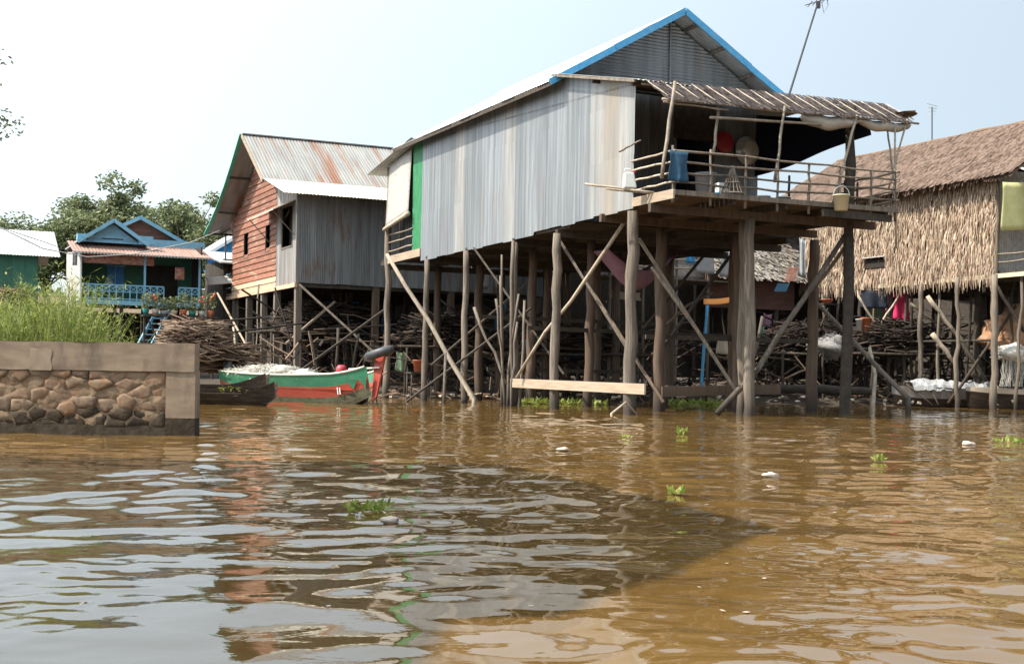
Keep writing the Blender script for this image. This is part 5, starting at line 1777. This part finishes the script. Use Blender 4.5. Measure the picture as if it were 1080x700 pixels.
hull(rb, 5.2, 1.3, rprof, [(0, .55, 'canoe', 'lower_strakes'), (.55, 1, 'grey_plank', 'upper_strakes')], .02)
MB().grid(lambda u, v: V((-2.0 + 3.4 * u, -.62 + 1.24 * v, .80 + .22 * math.sin(3.14 * v) + .16 * mnoise.noise(V((u * 9, v * 3, 1))) + .07 * mnoise.noise(V((u * 25, v * 8, 2))) - .12 * (v < .06))), 46, 16).build('white_sheeting', MT['cloth_white'], rb, solid=.01)
for k in range(7):
    pole(rb, (-2.2 + k * .66 + rnd(-.2, .2), -.3, .9), (-1.6 + k * .66 + rnd(-.3, .3), -.95, .1), .035, 'wood_dark', 'side_stick', .02, seg=3)
rb2 = thing('dark_boat', 'dark boat at the right edge under the hanging white net', 'boat', at(1075, 420, 49.2) * V((1, 1, 0)), math.radians(8))
hull(rb2, 4.2, 1.2, rprof, [(0, .8, 'canoe', 'hull'), (.8, 1, 'cloth_beige', 'gunwale_strake')], .04)
o = MB().blob((0, 0, 0), 1.0, .7, .85, 18, 12, .35, 8).build('brown_net_bundle', MT['net_brown'], None, True)
o.location = at(1066, 352, 50)
MB().tube([(0, 0, .7), (.05, 0, 2.3)], .025, 6).build('hanging_rope', MT['wood'], o)
tag(o, 'large round bundle of orange brown netting hung at the right edge', 'net bundle')
mb = MB()
for _ in range(420):
    c = at(1064, 378, 48.4) + V((rnd(-.45, .7), rnd(-.2, .2), rnd(.0, .45)))
    d = rdir(-.3, .3) * .18
    mb.tube([c - d, c, c + d], .007, 3, False)
for _ in range(50):
    c = at(1064, 378, 48.4) + V((rnd(-.3, .6), rnd(-.15, .15), .1))
    mb.tube([c, c + V((rnd(-.15, .15), 0, -.6)), c + V((rnd(-.2, .2), 0, -1.15))], .008, 3, False)
mb.blob(at(1064, 375, 48.4) + V((.1, 0, .1)), .6, .25, .3, 14, 8, .4, 5)
tag(mb.build('hanging_net', MT['net'], None, True), 'white net bundle with strands trailing over the dark boat', 'fishing net')

# ------------------------------------------------------------------ firewood, platforms and clutter below the houses
stick_heap('firewood_pile', 'tall pile of brown branch firewood on the bank beside the flower shelf', 'firewood', 'sticks', at(207, 374, 47) * V((1, 1, 0)) + V((0, 0, 1.35)), .2, 1.3, 1.2, 1.35, 900, 1.8)
stick_heap('firewood_pile', 'lower spread of firewood at the right foot of the tall pile', 'firewood', 'sticks', at(240, 385, 48) * V((1, 1, 0)) + V((0, 0, .9)), .1, 1.4, 1.0, 1.0, 500, 1.8)
stick_heap('firewood_pile', 'pile of firewood by the green house wall at the left edge', 'firewood', 'sticks', at(8, 306, 60) * V((1, 1, 0)) + V((0, 0, 3.6)), .1, 1.0, .6, 1.0, 260, 1.8)
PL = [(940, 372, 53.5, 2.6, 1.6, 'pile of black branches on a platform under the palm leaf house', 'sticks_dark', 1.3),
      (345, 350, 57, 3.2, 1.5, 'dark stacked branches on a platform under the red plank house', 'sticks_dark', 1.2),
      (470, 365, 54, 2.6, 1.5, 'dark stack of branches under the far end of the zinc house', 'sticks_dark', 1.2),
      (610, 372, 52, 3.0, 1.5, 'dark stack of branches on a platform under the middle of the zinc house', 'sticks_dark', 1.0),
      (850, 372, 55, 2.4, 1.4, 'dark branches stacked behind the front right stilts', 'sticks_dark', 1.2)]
for i, (px, py, Yd, sx, sy, lb, m_, hh) in enumerate(PL):
    p = at(px, py, Yd)
    t = thing('platform', ['crooked pole platform under the palm leaf house', 'crooked pole platform under the red plank house', 'crooked pole platform under the far end of the zinc house', 'crooked pole platform under the middle of the zinc house', 'crooked pole platform behind the front right stilts'][i], 'platform', (p.x, p.y, 0), PHI)
    for k in range(12):
        pole(t, (-sx, -sy + k * sy / 5.5, p.z - .08), (sx, -sy + k * sy / 5.5, p.z - .08), .05, 'wood_dark', 'deck_pole', .03, seg=3, n=5)
    for x in (-sx * .9, 0, sx * .9):
        for y in (-sy * .9, sy * .9):
            pole(t, (x, y, -.5), (x + rnd(-.1, .1), y, p.z - .1), .06, 'wood_dark', 'leg', .04)
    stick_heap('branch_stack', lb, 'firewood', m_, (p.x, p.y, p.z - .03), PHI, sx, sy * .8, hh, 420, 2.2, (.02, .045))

# free poles leaning or standing in the water
FP = [([(408, 268), (428, 302), (452, 338), (475, 380), (500, 421)], 45, .085, 'bark_pale', 'long pale crooked pole leaning into the water at the boat stern'),
      ([(470, 372), (469, 398), (468, 425)], 43.5, .06, 'wood', 'short thick stake standing in the water left of the leaning pole foot'),
      ([(860, 318), (893, 352), (930, 392), (958, 420)], 42, .09, 'wood', 'grey pole leaning from the porch post down to the water on the right'),
      ([(917, 366), (923, 395), (921, 425)], 43, .07, 'bark_pale', 'crooked pale stake standing in the water below the black branches'),
      ([(845, 318), (870, 290), (893, 258)], 40, .07, 'wood', 'forked grey branch propped against the front right stilt'),
      ([(672, 437), (660, 424), (645, 436)], 34.2, .035, 'bark_pale', 'thin bent stick at the foot of the corner stilt')]
for pts, Yd, r, m_, lb in FP:
    k = len(pts)
    mb = MB().tube([at(*p, Yd - i * .3) for i, p in enumerate(pts)] + [at(*pts[-1], Yd - k * .3) + V((0, 0, -.7))], [r * (.75 + .35 * i / k) for i in range(k + 1)], 8)
    tag(mb.build('leaning_pole', MT[m_], None, True), lb, 'pole')
for a, b, Yd, lb in (((690, 412), (815, 413), 40, 'dark floating log behind the front stilts'), ((815, 409), (925, 413), 44, 'long dark log lying along the waterline on the right')):
    o = MB().log(at(*a, Yd), at(*b, Yd), .16, .14, .03).build('floating_log', MT['wood_dark'], None, True)
    tag(o, lb, 'log')

# hammock under the zinc house
hm = MB().grid(lambda u, v: WM(2.2 + 2.6 * u, 5.6 - .5 + v * 1.0, 5.0 - 1.2 * math.sin(math.pi * u) * (1 - .5 * (2 * v - 1) ** 2) + .0), 16, 6)
tag(hm.build('hammock', MT['cloth_mauve'], None, True, solid=.01), 'faded red hammock slung beneath the floor of the zinc house', 'hammock')

# laundry and odds and ends below the palm leaf house
for nm, m_, a, b, Yd, dr, lb in (('laundry', 'pink_red', (943, 307), (959, 307), 53.5, 1.2, 'bright pink red garment hanging under the palm leaf wall'),
                                 ('laundry', 'cloth_dark', (908, 306), (936, 306), 53.6, .75, 'dark navy garment hanging beside the pink red one'),
                                 ('laundry', 'cloth_mauve', (930, 306), (941, 306), 53.8, .9, 'mauve cloth between the navy and the pink red garments'),
                                 ('laundry', 'cloth_white', (843, 250), (850, 252), 56, 1.7, 'narrow white and blue cloth hanging at the left end of the palm leaf wall')):
    tag(cloth(nm, m_, None, at(*a, Yd), at(*b, Yd), dr, .03, .06, 10, 7, 1.6, cord=.8), lb, 'laundry')
MB_ = None
t = thing('green_screen', 'pale green board screen standing behind the laundry', 'screen', at(930, 342, 56.5), PHI)
for k in range(6):
    MB().box(-.9 + k * .3, -.9 + k * .3 + .29, 0, .03, -.6, 1.3).build('board', MT['pale_green'], t)
for m_, px, py, Yd, r, h, lb in (('orange_red', 913, 348, 52.5, .22, .5, 'orange tub on the black branches'), ('white_plastic', 906, 348, 52.4, .14, .45, 'white container left of the orange tub'),
                                 ('orange_red', 872, 320, 55, .25, .18, 'shallow orange bowl on the rail under the palm leaf house'), ('blue_plastic', 560, 372, 50, .25, .5, 'blue bucket among the branches under the zinc house'),
                                 ('orange_red', 441, 392, 49, .2, .45, 'orange container beside the far stilts'), ('white_plastic', 446, 393, 49.0, .14, .3, 'white container close beside the orange one by the far stilts')):
    pc = at(px, py, Yd)
    bucket('container', m_, lb, 'container', pc, r, h, False)
    if px in (560, 441, 872):                              # rough stand under the ones not resting on a stack
        st = thing('rough_stand', 'rough pole stand under the ' + lb.split(' beside')[0].split(' among')[0].split(' on the')[0], 'stand', (pc.x, pc.y, 0), PHI)
        MB().box(-.4, .4, -.3, .3, pc.z - .07, pc.z - .01).build('top', MT['wood_dark'], st)
        for sx_ in (-.35, .35):
            for sy_ in (-.25, .25):
                pole(st, (sx_, sy_, land(pc.x, pc.y) - .2), (sx_, sy_, pc.z - .07), .04, 'wood_dark', 'leg', .02, seg=3)
for m_, px, py, Yd, w_, h_, lb in (('banner', 833, 289, 50, .4, .55, 'faded pink red panel tilted at the left end of the palm leaf wall'), ('blue_cloth', 823, 303, 54, .5, .35, 'blue and white bag hung in the dark space right of the front stilts')):
    o = MB().hexa([(-w_ / 2, 0, -h_ / 2), (w_ / 2, 0, -h_ / 2), (w_ / 2, .03, -h_ / 2), (-w_ / 2, .03, -h_ / 2), (-w_ / 2 + .15, 0, h_ / 2), (w_ / 2 + .15, 0, h_ / 2), (w_ / 2 + .15, .03, h_ / 2), (-w_ / 2 + .15, .03, h_ / 2)]).build('panel', MT[m_], None)
    o.location = at(px, py, Yd)
    tag(o, lb, 'panel')
tag(cloth('hung_shirt', 'cloth_beige', None, at(756, 353, 52), at(772, 354, 52),   .75, .04, .07, 10, 6, 1.3, cord=1.5), 'beige shirt hung in the shade behind the front stilts', 'laundry')
# grey net heap
mb = MB()
mb.blob(at(876, 366, 52.5), .75, .5, .42, 14, 9, .4, 2)
for _ in range(200):
    c = at(876, 366, 52.5) + rdir() * .5
    d = rdir() * .2
    mb.tube([c - d, c + d], .008, 3, False)
tag(mb.build('net_heap', MT['net_grey'], None, True), 'grey net heap on the platform edge left of the black branches', 'fishing net')

# cloths and sheets hung in the shade
random.seed(19)
for m_, px, py, Yd, wd_, dr, lb in (('blue_plastic', 345, 317, 60, 1.6, .35, 'strip of bright blue sheeting high under the red plank house'), ('blue_deep', 402, 335, 58, .5, .6, 'deep blue cloth between the two houses'),
                                    ('blue_deep', 523, 318, 56, .5, 1.3, 'long deep blue cloth behind the pole bundle'), ('cloth_white', 500, 283, 57, 1.2, .8, 'pale sheet hung high behind the pole bundle'),
                                    ('blue_cloth', 596, 362, 54, 1.0, .6, 'dull blue sheet low behind the second stilt'), ('cloth_white', 642, 340, 55, .5, .7, 'small white cloth left of the corner stilt'),
                                    ('cloth_beige', 645, 305, 54, 1.4, .35, 'beige cloth sagging under the zinc house floor'), ('banner', 550, 350, 53, .6, .5, 'faded red rag behind the pole bundle'),
                                    ('pale_green', 418, 370, 53, .5, .8, 'pale green sack near the boat stern'), ('cloth_white', 276, 330, 60, .6, .4, 'white rag under the red plank house floor'),
                                    ('cloth_mauve', 805, 330, 56, .5, .6, 'mauve cloth in the dark right of the front stilts'), ('teal_plastic', 800, 345, 55, .3, .3, 'teal scrap right of the front stilts'),
                                    ('cloth_beige', 985, 330, 54, .6, .9, 'beige cloth behind the slanting pole under the palm leaf wall')):
    a = at(px, py, Yd)
    tag(cloth('hung_sheet', m_, None, a, a + V((wd_ * .9, wd_ * .43, rnd(-.1, .1))), dr, .06, .07, 9, 6, 1.5, cord=1.2), lb, 'cloth')
# broken laths whose paler colour stands in for sunlit bits of the tangle
lt = MB()
for _ in range(260):
    x = rnd(-11, 27)
    y = rnd(50.5, 60) + .1 * x
    c = V((x, y, max(0, land(x, y)) + rnd(0, 2.2)))
    a = rnd(-.9, .9) if random.random() < .5 else rnd(0, 3.1)
    d = V((math.cos(a), rnd(-.3, .3), math.sin(a))) * rnd(.2, .9)
    lt.tube([c - d, c + V((0, 0, rnd(-.05, .05))), c + d], rnd(.015, .04), 4, False)
o = lt.build('sunlit_tone_laths', MT['sticks'], None)
kind(o, 'stuff')
tag(o, 'paler broken laths and branches, coloured like sunlit bits, in the shade under the houses', 'sticks')

# debris washed up under the houses: broken boards, pale scraps
random.seed(12)
db = MB()
for _ in range(900):
    x = rnd(-11, 26)
    y = 48 + rnd(-1.5, 12) + .03 * x
    z = land(x, y)
    L_ = rnd(.3, 1.6)
    a = rnd(0, 6.28)
    d = V((math.cos(a), math.sin(a), rnd(-.1, .35))) * L_ / 2
    c = V((x, y, z + .12 + abs(d.z)))
    db.bar(c - d, c + d, rnd(.03, .12), rnd(.02, .05))
o = db.build('washed_up_debris', MT['sticks'], None)
kind(o, 'stuff')
tag(o, 'broken boards and sticks littering the mud under the houses', 'debris')
db = MB()
for _ in range(110):
    x = rnd(-11, 26)
    y = 47.5 + rnd(-1.2, 9)
    z = max(land(x, y), 0)
    db.blob((x, y, z + .08 + rnd(0, .25)), rnd(.03, .10), rnd(.03, .08), rnd(.02, .06), 6, 4, .9, x)
o = db.build('pale_litter', MT['cloth_beige'], None)
kind(o, 'stuff')
tag(o, 'small pale scraps of litter along the muddy shore under the houses', 'litter')

# more crooked uprights and cross poles deep under the houses
for i in range(64):
    x = rnd(-10, 25)
    y = rnd(52, 63) + .1 * x
    a = V((x, y, land(x, y) - .3))
    b = a + V((rnd(-.8, .8), rnd(-.4, .4), rnd(2.4, 5)))
    if i % 3 == 0:
        b = a + V((rnd(-4, 4), rnd(-1, 1), rnd(1.5, 3.2)))
    o = MB().log(a, b, rnd(.04, .09), None, .06, 4, 6).build('crooked_pole', MT['wood_dark' if i % 4 else 'wood'], None, True)
    tag(o, 'crooked dark pole in the tangle of timber under the houses', 'pole', 'poles in the tangle under the houses')

# thin sticks, laths and rope ends filling the shade under the houses
random.seed(88)
tb = MB()
for _ in range(620):
    x = rnd(-11, 27)
    y = rnd(51.5, 66) + .12 * x
    c = V((x, y, land(x, y) + rnd(0, 3.4)))
    a = rnd(-.9, .9) if random.random() < .6 else rnd(0, 3.1)
    d = V((math.cos(a), rnd(-.3, .3), math.sin(a) * rnd(.2, 1))) * rnd(.5, 1.9)
    tb.tube([c - d, c + V((0, 0, rnd(-.08, .08))), c + d], rnd(.015, .045), 4, False)
for _ in range(500):
    x = rnd(-11, 27)
    y = rnd(53, 66) + .12 * x
    c = V((x, y, land(x, y) + rnd(0, 2.6)))
    leaf_quad(tb, c, rdir() * rnd(.2, .6), rnd(.1, .4), rdir())
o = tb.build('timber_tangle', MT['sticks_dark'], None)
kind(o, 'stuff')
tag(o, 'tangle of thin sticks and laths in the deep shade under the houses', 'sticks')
random.seed(21)

# ------------------------------------------------------------------ plants and scraps on the water
def water_plant(label, px, py, r, n, h):
    v_ = at(px, py, 10)
    Yd = 10 * HC / (HC - v_.z)
    p = at(px, py, Yd)
    mb = MB()
    for _ in range(n):
        q = p + V((rnd(-r, r), rnd(-r, r) * 1.4, rnd(0, .03)))
        d = rdir(.25, .95) * h * rnd(.5, 1)
        leaf_quad(mb, q, d, h * rnd(.3, .5), rdir())
    tag(mb.build('water_plant', MT['leaf_bright'], None), label, 'water plant', 'plants floating on the river')


water_plant('leafy water plant floating in the middle of the dark reflection', 388, 538, .15, 60, .10)
water_plant('small upright water plant right of the dark reflection', 713, 522, .05, 24, .11)
water_plant('bright green sprig floating alone on the right half of the river', 927, 487, .05, 24, .13)
water_plant('patch of water plants near the right edge of the river', 1066, 467, .22, 40, .16)
water_plant('tiny green sprig in front of the corner stilt', 719, 458, .06, 24, .16)
water_plant('tiny floating leaves below the pale plank', 660, 462, .09, 24, .08)
for px0, px1, py, Yd, n, lb in ((542, 640, 425, 44.5, 420, 'green water weeds along the shore below the pale plank'), (705, 765, 418, 46, 300, 'green weeds on the shore between the front stilts')):
    mb = MB()
    for _ in range(n):
        q = at(rnd(px0, px1), py, Yd)
        q = V((q.x, Yd + rnd(-.8, .8), rnd(0, .08)))
        leaf_quad(mb, q, rdir(.1, .95) * rnd(.12, .32), rnd(.06, .12), rdir())
    o = mb.build('shore_weeds', MT['leaf_bright'], None)
    kind(o, 'stuff')
    tag(o, lb, 'weeds')
for px, py, rx, lb in ((813, 503, .09, 'pinkish white lump of foam floating right of centre'), (1021, 469, .11, 'pale flat scrap floating near the right edge'), (410, 551, .07, 'pale leaf floating beside the leafy water plant'), (594, 475, .08, 'tiny pale scrap floating in front of the corner stilt')):
    v_ = at(px, py, 10)
    Yd = 10 * HC / (HC - v_.z)
    o = MB().blob((0, 0, 0), rx, rx * .8, rx * .35, 10, 6, .4, px).build('floating_scrap', MT['foam'], None, True)
    o.location = at(px, py, Yd) + V((0, 0, .02))
    tag(o, lb, 'scrap')

fl = MB()
random.seed(14)
for _ in range(90):
    Yd = 5.5 + 30 * random.random() ** 1.3
    x = rnd(-.38, .4) * Yd
    q = V((x, Yd, .015))
    d = rdir(-.1, .15) * rnd(.02, .05)
    leaf_quad(fl, q, d, rnd(.012, .03))
o = fl.build('floating_flecks', MT['foam'], None)
kind(o, 'stuff')
tag(o, 'tiny pale flecks and leaf bits drifting on the river', 'flecks')
# ------------------------------------------------------------------ overhead cables on the left
for i, (pts, lb) in enumerate((([(-40, 226, 50), (0, 240, 50), (45, 262, 51), (92, 271, 53), (140, 268, 55), (200, 256, 56), (232, 243, 57)], 'pale cable sagging across the front of the blue house'),
                               ([(-40, 226, 52), (10, 243, 54), (55, 258, 57), (80, 268, 60)], 'thin dark cable from the left edge to the blue house eave'))):
    o = MB().tube([at(*p) for p in pts], .022 if i == 0 else .014, 5).build('cable', MT['wire' if i == 0 else 'black_metal'], None, True)
    tag(o, lb, 'cable')

# ------------------------------------------------------------------ stilt house just beyond the left edge; its shadow lies across the river
nh = thing('stilt_house', 'zinc roofed stilt house beyond the left edge whose shadow darkens the river', 'house', (-5.4, 7.0, 0), 0)
random.seed(55)
for i in range(9):
    x = -.0 - i * .84
    for sy, ye, ze in ((-1, -3.0, 6.9), (1, 6.4, 6.6)):
        d = V((0, ye, ze - 9.0))
        if sy < 0:
            MB().sheet((x - .86, 0, 9.0 + .004 * (i % 2)), (1, 0, 0), d, .86, 0, d.length, .15, .014).build('roof_sheet', MT['zinc_roof'], nh, True)
        else:
            MB().sheet((x, 0, 9.0 + .004 * (i % 2)), (-1, 0, 0), d, .86, 0, d.length - (max(0, .0)), .15, .014).build('roof_sheet', MT['zinc_roof'], nh, True)
for i in range(9):
    MB().box(-1.2 - i * .66 - .65, -1.2 - i * .66, -2.2, -2.16, 3.8, 7.2).build('front_panel', MT['wood_brown'], nh)
    MB().box(-1.2 - i * .66 - .65, -1.2 - i * .66, 5.2, 5.24, 3.8, 7.0).build('back_panel', MT['wood_brown'], nh)
for i in range(10):
    MB().box(-1.24, -1.2, -2.2 + i * .74, -2.2 + i * .74 + .73, 3.8, 7.2).build('side_panel', MT['wood_brown'], nh)
MB().box(-7.2, -.3, -2.6, 5.8, 3.65, 3.8).build('floor', MT['wood_dark'], nh)
d = V((0, -6.6, -.6))  # wing added out of view to shade the near left water
for i in range(8):
    MB().sheet((-.4 - i * .84 - .86, -2.9, 6.86 + .004 * (i % 2)), (1, 0, 0), d, .86, 0, d.length, .15, .014).build('shade_wing_sheet', MT['zinc_roof'], nh, True)
MB().box(-7.0, -1.0, -9.2, -2.6, 3.6, 3.75).build('shade_wing_floor', MT['wood_dark'], nh)
for x in (-1.2, -6.8):
    for y in (-8.8, -4.8):
        post(nh, x, y, -.9, 6.3, .12, 'wood', 'stilt')
for x in (-.9, -3.8, -6.8):
    for y in (-2.2, 1.5, 5.4):
        post(nh, x, y, -.9, 3.7, .13, 'wood', 'stilt')
